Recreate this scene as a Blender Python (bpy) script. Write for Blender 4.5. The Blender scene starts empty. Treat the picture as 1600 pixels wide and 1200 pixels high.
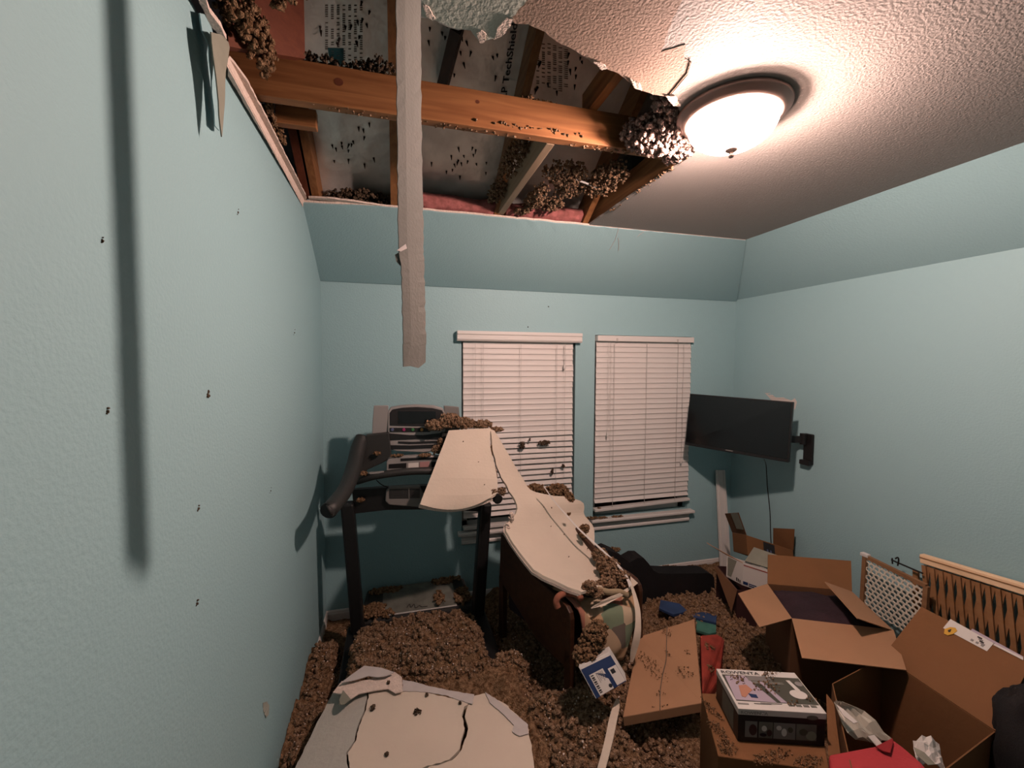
import bpy, bmesh, math, random
import numpy as np
from mathutils import Vector as V, Matrix, geometry
random.seed(7); rng = np.random.default_rng(7)
C = bpy.context.scene.collection
PI = math.pi

# ---------------------------------------------------------------- camera, world, exposure
HC = 1.87; FPX = 672.7048; YAW, PIT, ROL = .2639, -.0492, .0036
_cy, _sy = math.cos(YAW), math.sin(YAW)
FW = V((_sy*math.cos(PIT), _cy*math.cos(PIT), math.sin(PIT)))
_r0 = V((_cy, -_sy, 0)); _u0 = _r0.cross(FW)
RT = _r0*math.cos(ROL) + _u0*math.sin(ROL); UP = -_r0*math.sin(ROL) + _u0*math.cos(ROL)
EYE = V((0, 0, HC))
cam_d = bpy.data.cameras.new('camera'); cam = bpy.data.objects.new('camera', cam_d); C.objects.link(cam)
cam_d.sensor_fit = 'HORIZONTAL'; cam_d.sensor_width = 36; cam_d.lens = 36*FPX/1600
cam_d.clip_start = .01; cam_d.clip_end = 60
m3 = Matrix((RT, UP, -FW)).transposed(); cam.matrix_world = Matrix.Translation(EYE) @ m3.to_4x4()
sc = bpy.context.scene; sc.camera = cam
w = bpy.data.worlds.new('night'); sc.world = w; w.use_nodes = True
w.node_tree.nodes['Background'].inputs[0].default_value = (.010, .013, .02, 1)
w.node_tree.nodes['Background'].inputs[1].default_value = .3
sc.view_settings.view_transform = 'Standard'; sc.view_settings.look = 'None'
sc.view_settings.exposure = 0.0; sc.view_settings.gamma = 1; sc.view_settings.use_curve_mapping = False
BOWL_STRENGTH = 18.0; BULB_STRENGTH = 3500.0; LAMP_COLOR = (1, .70, .60)

# room numbers (metres); camera stands at x=0, y=0
XL, XR, YB, YF = -.493, 2.945, 3.225, -1.35
ZB, ZC, YS, XS = 2.437, 2.785, 2.672, 2.507       # break of the sloped ceiling, flat ceiling, where the slopes meet it
RS = .624                                          # roof rise per metre

def W(px, py, X=None, Y=None, Z=None):             # the point of the place seen at a spot of the photograph, at a known x, y or z
    d = FW*FPX + RT*(px-800) + UP*(600-py)
    if X is not None: t = X/d.x
    elif Y is not None: t = Y/d.y
    else: t = (Z-HC)/d.z
    return EYE + d*t
def WP(px, py, a, b, c):                           # the same on the plane through three points
    d = FW*FPX + RT*(px-800) + UP*(600-py); n = (b-a).cross(c-a)
    return EYE + d*((a-EYE).dot(n)/d.dot(n))

# ---------------------------------------------------------------- materials
ALB = .64                                         # overall reflectance level of the room's paints and papers
def mat(name, col, rough=.6, var=0, vscale=20, bump=0, bscale=80, metal=0, col2=None, detail=4, spec=.3, dist=.01):
    col = tuple(c*ALB for c in col); col2 = tuple(c*ALB for c in col2) if col2 else None
    m = bpy.data.materials.new(name); m.use_nodes = True; nt = m.node_tree; b = nt.nodes['Principled BSDF']
    b.inputs['Base Color'].default_value = (*col, 1); b.inputs['Roughness'].default_value = rough
    b.inputs['Metallic'].default_value = metal; b.inputs['Specular IOR Level'].default_value = spec
    tc = nt.nodes.new('ShaderNodeTexCoord')
    if var or col2:
        n = nt.nodes.new('ShaderNodeTexNoise'); n.inputs['Scale'].default_value = vscale; n.inputs['Detail'].default_value = detail
        nt.links.new(tc.outputs['Object'], n.inputs['Vector'])
        r = nt.nodes.new('ShaderNodeValToRGB'); c2 = col2 or tuple(c*(1-var) for c in col)
        r.color_ramp.elements[0].position = .35; r.color_ramp.elements[1].position = .65
        r.color_ramp.elements[0].color = (*c2, 1); r.color_ramp.elements[1].color = (*col, 1)
        nt.links.new(n.outputs['Fac'], r.inputs['Fac']); nt.links.new(r.outputs['Color'], b.inputs['Base Color'])
    if bump:
        n2 = nt.nodes.new('ShaderNodeTexNoise'); n2.inputs['Scale'].default_value = bscale; n2.inputs['Detail'].default_value = 3
        nt.links.new(tc.outputs['Object'], n2.inputs['Vector'])
        bp = nt.nodes.new('ShaderNodeBump'); bp.inputs['Strength'].default_value = bump; bp.inputs['Distance'].default_value = dist
        nt.links.new(n2.outputs['Fac'], bp.inputs['Height']); nt.links.new(bp.outputs['Normal'], b.inputs['Normal'])
    return m
def wood_mat(name, c1, c2, scale=(3, 40, 40), rough=.6):
    c1 = tuple(c*ALB for c in c1); c2 = tuple(c*ALB for c in c2)
    m = bpy.data.materials.new(name); m.use_nodes = True; nt = m.node_tree; b = nt.nodes['Principled BSDF']
    b.inputs['Roughness'].default_value = rough; b.inputs['Specular IOR Level'].default_value = .25
    tc = nt.nodes.new('ShaderNodeTexCoord'); mp = nt.nodes.new('ShaderNodeMapping'); mp.inputs['Scale'].default_value = scale
    n = nt.nodes.new('ShaderNodeTexNoise'); n.inputs['Scale'].default_value = 1; n.inputs['Detail'].default_value = 5; n.inputs['Distortion'].default_value = .6
    r = nt.nodes.new('ShaderNodeValToRGB'); r.color_ramp.elements[0].position = .3; r.color_ramp.elements[1].position = .7
    r.color_ramp.elements[0].color = (*c2, 1); r.color_ramp.elements[1].color = (*c1, 1)
    nt.links.new(tc.outputs['Object'], mp.inputs['Vector']); nt.links.new(mp.outputs['Vector'], n.inputs['Vector'])
    nt.links.new(n.outputs['Fac'], r.inputs['Fac']); nt.links.new(r.outputs['Color'], b.inputs['Base Color'])
    return m
M = {}
M['wall'] = mat('teal_paint', (.375, .595, .64), .55, bump=.35, bscale=95, dist=.005)
M['ceil'] = mat('ceiling_paint', (.47, .42, .39), .75, bump=.42, bscale=120, dist=.005)
M['wet'] = mat('stained_ceiling_paper', (.46, .32, .245), .8, var=.12, vscale=6, bump=.45, bscale=120, dist=.005)
M['ceil_light_tint'] = mat('ceiling_paint_light_tint', (.56, .60, .53), .75, bump=.5, bscale=85, dist=.006)  # plain ceiling paint with the lighting's lighter green cast put into the colour
M['gyp'] = mat('torn_gypsum', (.98, .80, .70), .9, bump=.6, bscale=120, var=.15, vscale=50)
M['card_cream'] = mat('drywall_paper', (.82, .70, .58), .85, var=.06, vscale=5, bump=.1, bscale=60)
M['grey_paper'] = mat('grey_board_paper', (.62, .60, .54), .85, bump=.15, bscale=90, var=.06, vscale=40)
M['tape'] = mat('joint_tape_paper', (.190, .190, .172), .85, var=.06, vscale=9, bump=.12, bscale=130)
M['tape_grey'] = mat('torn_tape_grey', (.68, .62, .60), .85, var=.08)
M['crack'] = mat('broken_gypsum_core', (.20, .16, .12), .95, var=.4, vscale=60)
M['white'] = mat('white_gloss_paint', (.84, .80, .77), .4)
M['blind'] = mat('blind_white', (.84, .79, .76), .45)
M['cord'] = mat('cord_white', (.62, .58, .55), .7)
M['bronze'] = mat('brushed_bronze', (.38, .26, .22), .38, metal=.5)
M['black'] = mat('black_plastic', (.012, .012, .013), .42)
M['blackmat'] = mat('black_textile', (.006, .0055, .0065), .85, bump=.3, bscale=200)
M['screen'] = mat('dark_screen', (.006, .006, .007), .12, spec=.5)
M['steel'] = mat('silver_plastic', (.36, .34, .33), .42, metal=.15)
M['greyplastic'] = mat('grey_plastic', (.22, .21, .20), .5)
M['hood'] = mat('dusty_hood_plastic', (.20, .20, .17), .55, var=.4, vscale=12)
M['darkgrey'] = mat('charcoal_plastic', (.030, .030, .029), .5, bump=.1, bscale=300)
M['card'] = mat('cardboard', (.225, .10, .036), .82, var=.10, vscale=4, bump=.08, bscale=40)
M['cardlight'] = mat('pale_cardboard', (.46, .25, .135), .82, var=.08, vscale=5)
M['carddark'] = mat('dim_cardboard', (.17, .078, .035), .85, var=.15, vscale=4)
M['boxmaroon'] = mat('maroon_print_and_shade', (.06, .022, .022), .7, var=.2, vscale=6)  # printed details, and the shadow coloured onto the brown box's sides
M['lumber'] = wood_mat('pine_lumber', (.43, .185, .07), (.27, .10, .034), (2.5, 45, 45))
M['lumber_y'] = wood_mat('pine_lumber_long', (.36, .165, .062), (.22, .085, .03), (45, 2.5, 45))
M['lumber_pale'] = wood_mat('weathered_lumber', (.50, .36, .24), (.36, .24, .15), (45, 2.5, 45))
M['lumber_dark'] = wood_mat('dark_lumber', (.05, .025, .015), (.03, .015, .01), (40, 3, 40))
M['redlumber'] = wood_mat('reddish_lumber', (.20, .06, .03), (.13, .035, .018), (40, 3, 40))
M['foil'] = mat('radiant_barrier_foil', (1.30, 1.27, 1.20), .38, var=.30, vscale=5, bump=.5, bscale=9, metal=.6, dist=.02)
M['foildirt'] = mat('deck_print_grey', (.19, .18, .16), .7)
M['tealprint'] = mat('teal_print', (.02, .12, .14), .6)
M['nail'] = mat('rusty_nail', (.03, .018, .014), .6)
M['insul'] = mat('blown_insulation', (.48, .30, .175), 1, col2=(.17, .090, .045), vscale=55, bump=1, bscale=150, spec=.05, dist=.02, detail=6)
M['insul_l'] = mat('pinkish_insulation', (.56, .37, .24), 1, col2=(.22, .125, .07), vscale=60, bump=1, bscale=160, spec=.05, dist=.02, detail=6)
M['insul_p'] = mat('lamplit_pink_insulation', (.66, .47, .41), 1, col2=(.38, .25, .21), vscale=60, bump=1, bscale=160, spec=.05, dist=.02, detail=6)  # brighter copy of the insulation, lamplight painted into its colour
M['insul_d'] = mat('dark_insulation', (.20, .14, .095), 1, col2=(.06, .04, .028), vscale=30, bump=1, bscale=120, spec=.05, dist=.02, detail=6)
M['pinkbatt'] = mat('pink_batt', (.50, .17, .16), .95, col2=(.30, .10, .09), vscale=25, bump=.6, bscale=40)
M['carpet'] = mat('beige_carpet', (.28, .22, .16), .95, var=.2, vscale=120, bump=.5, bscale=300)
M['darkwood'] = wood_mat('dark_stained_wood', (.080, .034, .018), (.045, .018, .010), (5, 30, 30), .42)
M['lightwood'] = wood_mat('pale_gate_wood', (1.2, .88, .58), (1.0, .70, .43), (35, 3, 35), .5)
M['lathwood'] = wood_mat('lattice_wood', (.44, .23, .11), (.34, .165, .07), (20, 6, 20), .55)
M['framewood'] = wood_mat('oak_frame', (.36, .20, .10), (.28, .14, .07), (20, 6, 20), .55)
M['plasticmesh'] = mat('cream_plastic_mesh', (.95, .88, .74), .55)
M['navy'] = mat('navy_print', (.012, .035, .12), .5)
M['blue'] = mat('blue_cover', (.03, .065, .17), .5, var=.3, vscale=10)
M['green'] = mat('green_cover', (.07, .22, .17), .55, var=.3, vscale=12)
M['red'] = mat('red_fabric', (.50, .045, .055), .8, bump=.2, bscale=150)
M['redbox'] = mat('red_cover', (.40, .055, .035), .65, var=.35, vscale=14)
M['paper'] = mat('white_paper', (.76, .72, .68), .7)
M['ink'] = mat('black_ink', (.02, .02, .022), .6)
M['inkgrey'] = mat('grey_ink', (.28, .27, .26), .6)
M['yellow'] = mat('yellow_sticker', (.72, .40, .05), .6)
M['greengrey'] = mat('grey_green_card', (.30, .30, .24), .8, var=.1)
M['lilac'] = mat('lilac_print', (.50, .42, .50), .45)
M['olive'] = mat('olive_print', (.085, .085, .065), .45)
M['skinprint'] = mat('peach_print', (.55, .25, .16), .5)
M['plum'] = mat('plum_fabric', (.035, .016, .024), .9, bump=.6, bscale=30, var=.3, vscale=8)
M['magenta'] = mat('magenta_key', (.35, .03, .14), .5)
M['greenkey'] = mat('green_key', (.05, .22, .08), .5)
M['orangekey'] = mat('orange_key', (.62, .30, .08), .5)
M['bluekey'] = mat('blue_grey_key', (.10, .12, .22), .5)
M['pinkkey'] = mat('pink_key', (.48, .26, .25), .5)
M['plaster'] = mat('white_wall_filler', (.72, .66, .62), .8)
M['plasterdim'] = mat('scuffed_wall_paint', (.42, .44, .38), .8)
M['glassnight'] = mat('night_window_glass', (.01, .012, .015), .05, spec=.5)
M['roomwall'] = M['wall']
def plastic_mat():
    m = bpy.data.materials.new('clear_plastic'); m.use_nodes = True; b = m.node_tree.nodes['Principled BSDF']
    b.inputs['Base Color'].default_value = (.62, .57, .48, 1); b.inputs['Roughness'].default_value = .22
    b.inputs['Transmission Weight'].default_value = .45; b.inputs['Specular IOR Level'].default_value = .6
    return m
M['plastic'] = plastic_mat()
def quilt_mat():
    m = bpy.data.materials.new('patchwork'); m.use_nodes = True; nt = m.node_tree; b = nt.nodes['Principled BSDF']
    b.inputs['Roughness'].default_value = .95; b.inputs['Specular IOR Level'].default_value = .1
    tc = nt.nodes.new('ShaderNodeTexCoord'); mp = nt.nodes.new('ShaderNodeMapping'); mp.inputs['Rotation'].default_value = (0, 0, .35)
    vo = nt.nodes.new('ShaderNodeTexVoronoi'); vo.distance = 'CHEBYCHEV'; vo.inputs['Scale'].default_value = 9; vo.inputs['Randomness'].default_value = .25
    sp = nt.nodes.new('ShaderNodeSeparateColor'); r = nt.nodes.new('ShaderNodeValToRGB'); r.color_ramp.interpolation = 'CONSTANT'
    cols = [tuple(c*ALB for c in q) for q in ((.50, .36, .24), (.20, .25, .17), (.40, .17, .12), (.56, .44, .31), (.16, .13, .11), (.46, .30, .18))]
    e = r.color_ramp.elements; e[0].color = (*cols[0], 1); e[0].position = 0; e[1].color = (*cols[1], 1); e[1].position = .2
    for i, p in enumerate((.36, .52, .70, .84)):
        x = e.new(p); x.color = (*cols[i+2], 1)
    nt.links.new(tc.outputs['Object'], mp.inputs['Vector']); nt.links.new(mp.outputs['Vector'], vo.inputs['Vector'])
    nt.links.new(vo.outputs['Color'], sp.inputs['Color']); nt.links.new(sp.outputs['Red'], r.inputs['Fac']); nt.links.new(r.outputs['Color'], b.inputs['Base Color'])
    return m
M['quilt'] = quilt_mat()
def lamp_mat():
    m = bpy.data.materials.new('lit_frosted_glass'); m.use_nodes = True; nt = m.node_tree; b = nt.nodes['Principled BSDF']
    b.inputs['Base Color'].default_value = (.9, .85, .8, 1); b.inputs['Emission Color'].default_value = (*LAMP_COLOR, 1)
    b.inputs['Emission Strength'].default_value = BOWL_STRENGTH
    tr = nt.nodes.new('ShaderNodeBsdfTransparent'); mx = nt.nodes.new('ShaderNodeMixShader'); mx.inputs[0].default_value = .5
    nt.links.new(b.outputs[0], mx.inputs[1]); nt.links.new(tr.outputs[0], mx.inputs[2]); nt.links.new(mx.outputs[0], nt.nodes['Material Output'].inputs['Surface'])
    return m
M['lampglass'] = lamp_mat()
def bulb_mat():
    m = bpy.data.materials.new('lit_bulb'); m.use_nodes = True; b = m.node_tree.nodes['Principled BSDF']
    b.inputs['Emission Color'].default_value = (*LAMP_COLOR, 1); b.inputs['Emission Strength'].default_value = BULB_STRENGTH
    return m
M['bulb'] = bulb_mat()

# ---------------------------------------------------------------- mesh helpers
class MB:
    def __init__(s): s.v = []; s.f = []
    def add(s, vs, fs):
        o = len(s.v); s.v += [tuple(v) for v in vs]; s.f += [tuple(i+o for i in f) for f in fs]; return s
    def hexa(s, p):                                # eight corners: four of one face in order, then the four opposite them
        return s.add(p, [(0, 1, 2, 3), (7, 6, 5, 4), (0, 4, 5, 1), (1, 5, 6, 2), (2, 6, 7, 3), (3, 7, 4, 0)])
    def box(s, c, d, rz=0, R=None):
        R = R or Matrix.Rotation(rz, 3, 'Z'); c = V(c); x, y, z = d[0]/2, d[1]/2, d[2]/2
        return s.hexa([c + R @ V(q) for q in ((-x, -y, -z), (x, -y, -z), (x, y, -z), (-x, y, -z), (-x, -y, z), (x, -y, z), (x, y, z), (-x, y, z))])
    def span(s, a, b): a, b = V(a), V(b); return s.box((a+b)/2, b-a)
    def beam(s, a, b, wd, ht, up=(0, 0, 1)):       # square-cut bar from a to b
        a, b = V(a), V(b); d = (b-a).normalized(); sd = d.cross(V(up)).normalized(); u = sd.cross(d)
        q = [sd*wd/2*i + u*ht/2*j for i, j in ((-1, -1), (1, -1), (1, 1), (-1, 1))]
        return s.hexa([a+k for k in q] + [b+k for k in q])
    def prism(s, pts, off):                        # a flat outline (3D points) pushed along off
        pts = [V(p) for p in pts]; n = len(pts); off = V(off)
        tri = geometry.tessellate_polygon([pts])
        vs = pts + [p+off for p in pts]
        fs = [tuple(t) for t in tri] + [tuple(i+n for i in reversed(t)) for t in tri] + [(i, (i+1) % n, (i+1) % n+n, i+n) for i in range(n)]
        return s.add(vs, fs)
    def tube(s, path, r, n=8, cap=True):
        path = [V(p) for p in path]; k = len(path); rs = r if isinstance(r, (list, tuple)) else [r]*k
        vs = []; u = None
        for i, p in enumerate(path):
            t = (path[min(i+1, k-1)] - path[max(i-1, 0)]).normalized()
            if u is None: u = t.cross(V((0, 0, 1)) if abs(t.z) < .9 else V((1, 0, 0))).normalized()
            else: u = (u - t*u.dot(t)).normalized()
            w_ = t.cross(u)
            vs += [p + (u*math.cos(a) + w_*math.sin(a))*rs[i] for a in [2*PI*j/n for j in range(n)]]
        fs = [(i*n+j, i*n+(j+1) % n, (i+1)*n+(j+1) % n, (i+1)*n+j) for i in range(k-1) for j in range(n)]
        if cap: fs += [tuple(reversed(range(n))), tuple((k-1)*n+j for j in range(n))]
        return s.add(vs, fs)
    def lathe(s, c, prof, n=48):
        c = V(c); k = len(prof)
        vs = [c + V((r*math.cos(2*PI*j/n), r*math.sin(2*PI*j/n), z)) for r, z in prof for j in range(n)]
        fs = [(i*n+j, i*n+(j+1) % n, (i+1)*n+(j+1) % n, (i+1)*n+j) for i in range(k-1) for j in range(n)]
        return s.add(vs, fs)
    def grid(s, rows, th=None, closed=True):       # rows of points; th thickens it along the normals
        a, b = len(rows), len(rows[0]); P = [[V(p) for p in r] for r in rows]
        if not th:
            return s.add([p for r in P for p in r], [(i*b+j, i*b+j+1, (i+1)*b+j+1, (i+1)*b+j) for i in range(a-1) for j in range(b-1)])
        N = [[None]*b for _ in range(a)]
        for i in range(a):
            for j in range(b):
                du = P[i][min(j+1, b-1)] - P[i][max(j-1, 0)]; dv = P[min(i+1, a-1)][j] - P[max(i-1, 0)][j]
                n_ = du.cross(dv); N[i][j] = n_.normalized() if n_.length > 1e-12 else V((0, 0, 1))
        top = [p for r in P for p in r]; bot = [P[i][j] - N[i][j]*th for i in range(a) for j in range(b)]; o = a*b
        fs = [(i*b+j, i*b+j+1, (i+1)*b+j+1, (i+1)*b+j) for i in range(a-1) for j in range(b-1)]
        fs += [tuple(o+q for q in reversed(f)) for f in fs]
        ring = [j for j in range(b)] + [i*b+b-1 for i in range(1, a)] + [(a-1)*b+j for j in range(b-2, -1, -1)] + [i*b for i in range(a-2, 0, -1)]
        fs += [(ring[q], o+ring[q], o+ring[(q+1) % len(ring)], ring[(q+1) % len(ring)]) for q in range(len(ring))]
        return s.add(top+bot, fs)
    def build(s, name, m, parent=None, bevel=0, smooth=False, seg=2):
        me = bpy.data.meshes.new(name); me.from_pydata(s.v, [], s.f); me.validate()
        bm = bmesh.new(); bm.from_mesh(me); bmesh.ops.recalc_face_normals(bm, faces=bm.faces); bm.to_mesh(me); bm.free()
        me.materials.append(m if not isinstance(m, str) else M[m])
        o = bpy.data.objects.new(name, me); C.objects.link(o)
        if smooth: me.polygons.foreach_set('use_smooth', [True]*len(me.polygons))
        if bevel:
            b = o.modifiers.new('bevel', 'BEVEL'); b.width = bevel; b.segments = seg; b.limit_method = 'ANGLE'; b.angle_limit = .6
        if parent:
            o.parent = parent; o.matrix_parent_inverse = Matrix.Translation(-V(parent.location)) if parent.type == 'EMPTY' else Matrix.Identity(4)
        return o
def tag(o, label, cat, group=None, kind=None):
    o['label'] = label; o['category'] = cat
    if group: o['group'] = group
    if kind: o['kind'] = kind
    return o
def thing(name, label, cat, loc=(0, 0, 0), group=None):
    o = bpy.data.objects.new(name, None); C.objects.link(o); o.location = loc; o.empty_display_size = .05
    return tag(o, label, cat, group)
def struct(o): o['kind'] = 'structure'; return o
def smoothed(pts, n):                              # a smooth run through points, n samples per span
    pts = [V(p) for p in pts]; out = []
    for i in range(len(pts)-1):
        p0, p1, p2, p3 = pts[max(i-1, 0)], pts[i], pts[i+1], pts[min(i+2, len(pts)-1)]
        for k in range(n):
            t = k/n; out.append(.5*((2*p1) + (p2-p0)*t + (2*p0-5*p1+4*p2-p3)*t*t + (3*p1-p0-3*p2+p3)*t**3))
    return out + [pts[-1]]
def jag(pts, step, amp, closed=False):             # break straight runs into torn edges, sideways in the plane of the outline
    out = []; n = len(pts); pts = [V(p) for p in pts]
    for i in range(n if closed else n-1):
        a, b = pts[i], pts[(i+1) % n]; k = max(1, int((b-a).length/step)); out.append(a)
        for j in range(1, k): out.append(a.lerp(b, j/k) + V((random.uniform(-amp, amp), random.uniform(-amp, amp), 0)))
    return out if closed else out + [pts[-1]]
def bil(q, u, v, off=0):                           # spot on a quad TL, TR, BR, BL, lifted along its normal
    tl, tr, br, bl = q; n = (tr-tl).cross(bl-tl).normalized()
    if n.dot(EYE-tl) < 0: n = -n
    return tl.lerp(tr, u).lerp(bl.lerp(br, u), v) + n*off
def decal(q, uv, off=.0012, th=.001):
    a = [bil(q, u, v, off) for u, v in uv]; b = bil(q, uv[0][0], uv[0][1], off-th)
    return MB().prism(a, b-a[0])
def rect(u0, v0, u1, v1): return [(u0, v0), (u1, v0), (u1, v1), (u0, v1)]
def ell(cu, cv, ru, rv, n=20, rot=0):
    return [(cu + ru*math.cos(t)*math.cos(rot) - rv*math.sin(t)*math.sin(rot), cv + ru*math.cos(t)*math.sin(rot) + rv*math.sin(t)*math.cos(rot)) for t in [2*PI*i/n for i in range(n)]]
def lettering(name, txt, q, m, parent, r=(0, 0, 1, 1), off=.0016, bold=0):
    cu = bpy.data.curves.new(name, 'FONT'); cu.body = txt; cu.offset = bold; cu.resolution_u = 3
    to = bpy.data.objects.new(name, cu); C.objects.link(to); dg = bpy.context.evaluated_depsgraph_get()
    me = bpy.data.meshes.new_from_object(to.evaluated_get(dg)); bpy.data.objects.remove(to)
    co = np.array([v.co[:] for v in me.vertices]); lo, hi = co.min(0), co.max(0)
    for v in me.vertices:
        u = (v.co.x-lo[0])/(hi[0]-lo[0]); t = 1-(v.co.y-lo[1])/(hi[1]-lo[1])
        v.co = bil(q, r[0]+(r[2]-r[0])*u, r[1]+(r[3]-r[1])*t, off)
    me.materials.clear(); me.materials.append(M[m]); o = bpy.data.objects.new(name, me); C.objects.link(o)
    o.parent = parent
    if parent.type == 'EMPTY': o.matrix_parent_inverse = Matrix.Translation(-V(parent.location))
    return o

def vnoise(x, y, z, seed=0):                       # smooth value noise, numpy
    def h(i, j, k):
        n = (i*374761393 + j*668265263 + k*1274126177 + seed*974711) & 0xffffffff
        n = ((n ^ (n >> 13))*1274126177) & 0xffffffff
        return ((n ^ (n >> 16)) & 0xffff)/65535.0
    xi, yi, zi = np.floor(x).astype(np.int64), np.floor(y).astype(np.int64), np.floor(z).astype(np.int64)
    fx, fy, fz = x-xi, y-yi, z-zi; fx, fy, fz = [f*f*(3-2*f) for f in (fx, fy, fz)]
    r = 0
    for a in (0, 1):
        for b in (0, 1):
            for c in (0, 1):
                r = r + h(xi+a, yi+b, zi+c)*(fx if a else 1-fx)*(fy if b else 1-fy)*(fz if c else 1-fz)
    return r
_bm = bmesh.new(); bmesh.ops.create_icosphere(_bm, subdivisions=2, radius=1)
ICO = np.array([v.co[:] for v in _bm.verts]); ICOF = np.array([[v.index for v in f.verts] for f in _bm.faces]); _bm.free()
_bm = bmesh.new(); bmesh.ops.create_icosphere(_bm, subdivisions=1, radius=1)
ICO1 = np.array([v.co[:] for v in _bm.verts]); ICOF1 = np.array([[v.index for v in f.verts] for f in _bm.faces]); _bm.free()
class NPMesh:
    def __init__(s, v, f): s.v, s.f = v, f
    def build(s, name, m, parent=None, smooth=False):
        me = bpy.data.meshes.new(name); nv, nf = len(s.v), len(s.f)
        me.vertices.add(nv); me.vertices.foreach_set('co', np.ascontiguousarray(s.v, dtype=np.float32).ravel())
        me.loops.add(nf*3); me.loops.foreach_set('vertex_index', np.ascontiguousarray(s.f, dtype=np.int32).ravel())
        me.polygons.add(nf); me.polygons.foreach_set('loop_start', np.arange(0, nf*3, 3, dtype=np.int32)); me.polygons.foreach_set('loop_total', np.full(nf, 3, dtype=np.int32))
        me.update(); me.materials.append(M[m]); o = bpy.data.objects.new(name, me); C.objects.link(o)
        if parent: o.parent = parent
        return o
def clumps(centres, sizes, fine=True):             # ragged wads: one mesh of many lumps
    I, F = (ICO, ICOF) if fine else (ICO1, ICOF1)
    c = np.array([list(p) for p in centres]); s = np.asarray(sizes)[:, None, None]; n = len(c)
    sc_ = rng.uniform(.7, 1.3, (n, 1, 3))
    q = I[None]*sc_; wpos = c[:, None, :] + q*s
    k = 1.6/s; seed = rng.uniform(0, 900, (n, 1, 1))
    d = vnoise(q[..., 0]*2.4+seed[..., 0], q[..., 1]*2.4+seed[..., 0]*1.7, q[..., 2]*2.4, 3)*.8 + vnoise(q[..., 0]*7+seed[..., 0], q[..., 1]*7, q[..., 2]*7, 5)*1.0
    v = c[:, None, :] + q*s*(.15 + d[..., None])
    f = (F[None] + (np.arange(n)*len(I))[:, None, None]).reshape(-1, 3)
    return NPMesh(v.reshape(-1, 3), f)
def heap(name, label, spots, m='insul', n=60, size=(.012, .03), parent=None, part=False, fine=True):
    # spots: (x, y, z, rx, ry, rz) ellipsoids filled with wads
    n, size, fine = int(n*(6 if fine else 1.5)), (size[0]*(.36 if fine else .8), size[1]*(.42 if fine else .8)), False
    cs, ss = [], []; tot = sum(e[3]*e[4]+e[3]*e[5]+e[4]*e[5] for e in spots)
    for e in spots:
        k = max(3, int(n*(e[3]*e[4]+e[3]*e[5]+e[4]*e[5])/tot))
        for _ in range(k):
            d = V((random.gauss(0, 1), random.gauss(0, 1), random.gauss(0, 1))).normalized()*random.uniform(.45, 1)
            cs.append((e[0]+d.x*e[3], e[1]+d.y*e[4], e[2]+d.z*e[5])); ss.append(random.uniform(*size))
    o = clumps(cs, ss, fine).build(name, m, parent)
    o['kind'] = 'stuff'
    if not part: tag(o, label, 'insulation')
    return o

# ================================================================ SETTING
struct(MB().span((XL-.1, YF-.1, -.1), (XR+.1, YB+.1, 0)).build('floor', 'carpet'))
# left wall rises to the flat ceiling and, by the outer wall, follows the sloped part
lw = MB().prism([V((XL, YF, 0)), V((XL, YB, 0)), V((XL, YB, ZB)), V((XL, YS, ZC)), V((XL, YF, ZC))], (-.11, 0, 0))
wl = struct(lw.build('wall_left', 'wall'))
wr = struct(MB().prism([V((XR, YF, 0)), V((XR, YB, 0)), V((XR, YB, ZB)), V((XR, YF, ZB))], (.11, 0, 0)).build('wall_right', 'wall'))
struct(MB().span((XL-.1, YF-.11, 0), (XR+.1, YF, ZC)).build('wall_front', 'wall'))
# back wall with two window openings
WX = [(.478, 1.40), (1.572, 2.487)]; WZ = (.585, 2.10)
mb = MB(); xs = [XL-.1, WX[0][0], WX[0][1], WX[1][0], WX[1][1], XR+.1]
for i in range(5):
    if i in (1, 3):
        mb.span((xs[i], YB, 0), (xs[i+1], YB+.12, WZ[0])); mb.span((xs[i], YB, WZ[1]), (xs[i+1], YB+.12, ZB))
    else: mb.span((xs[i], YB, 0), (xs[i+1], YB+.12, ZB))
wb = struct(mb.build('wall_back', 'wall'))
# sloped strips of ceiling along the back and the right wall, meeting in a hip
TH = .013
nb = V((0, -(ZC-ZB), -(YB-YS))).normalized()*-TH
# upper lip of the back slope: broken loose and sagging a little near the left wall
lip = []
for i in range(61):
    t = i/60; x = XL + (XS-XL)*t; sag = .022*max(0, 1-abs(x-(XL+.02))/.45)**1.2
    lip.append((x, sag))
rows = []
for k in range(9):
    f = k/8; r_ = []
    for x, sg in lip:
        xe = x if x < XS-1e-6 else XS
        xx = XL + (x-XL)*((XR+(XS-XR)*f - XL)/(XS-XL))
        r_.append(V((xx, YB+(YS-YB)*f, ZB+(ZC-ZB)*f - sg*f**3 + random.uniform(-.002, .002)*(k == 8 and x < 1.9))))
    rows.append(r_)
struct(MB().grid(rows, -TH).build('ceiling_slope_back', 'wall'))
edge = [MB().beam(rows[8][i]+V((0, .004, .003)), rows[8][i+1]+V((0, .004, .003)), .012, .011) for i in range(60)]
me_ = MB()
for e in edge: me_.add(e.v, e.f)
struct(me_.build('trim_1', 'gyp'))
struct(MB().prism([V((XR, YB, ZB)), V((XR, YF, ZB)), V((XS, YF, ZC)), V((XS, YS, ZC))], (.008, 0, .012)).build('ceiling_slope_right', 'wall'))

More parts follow.
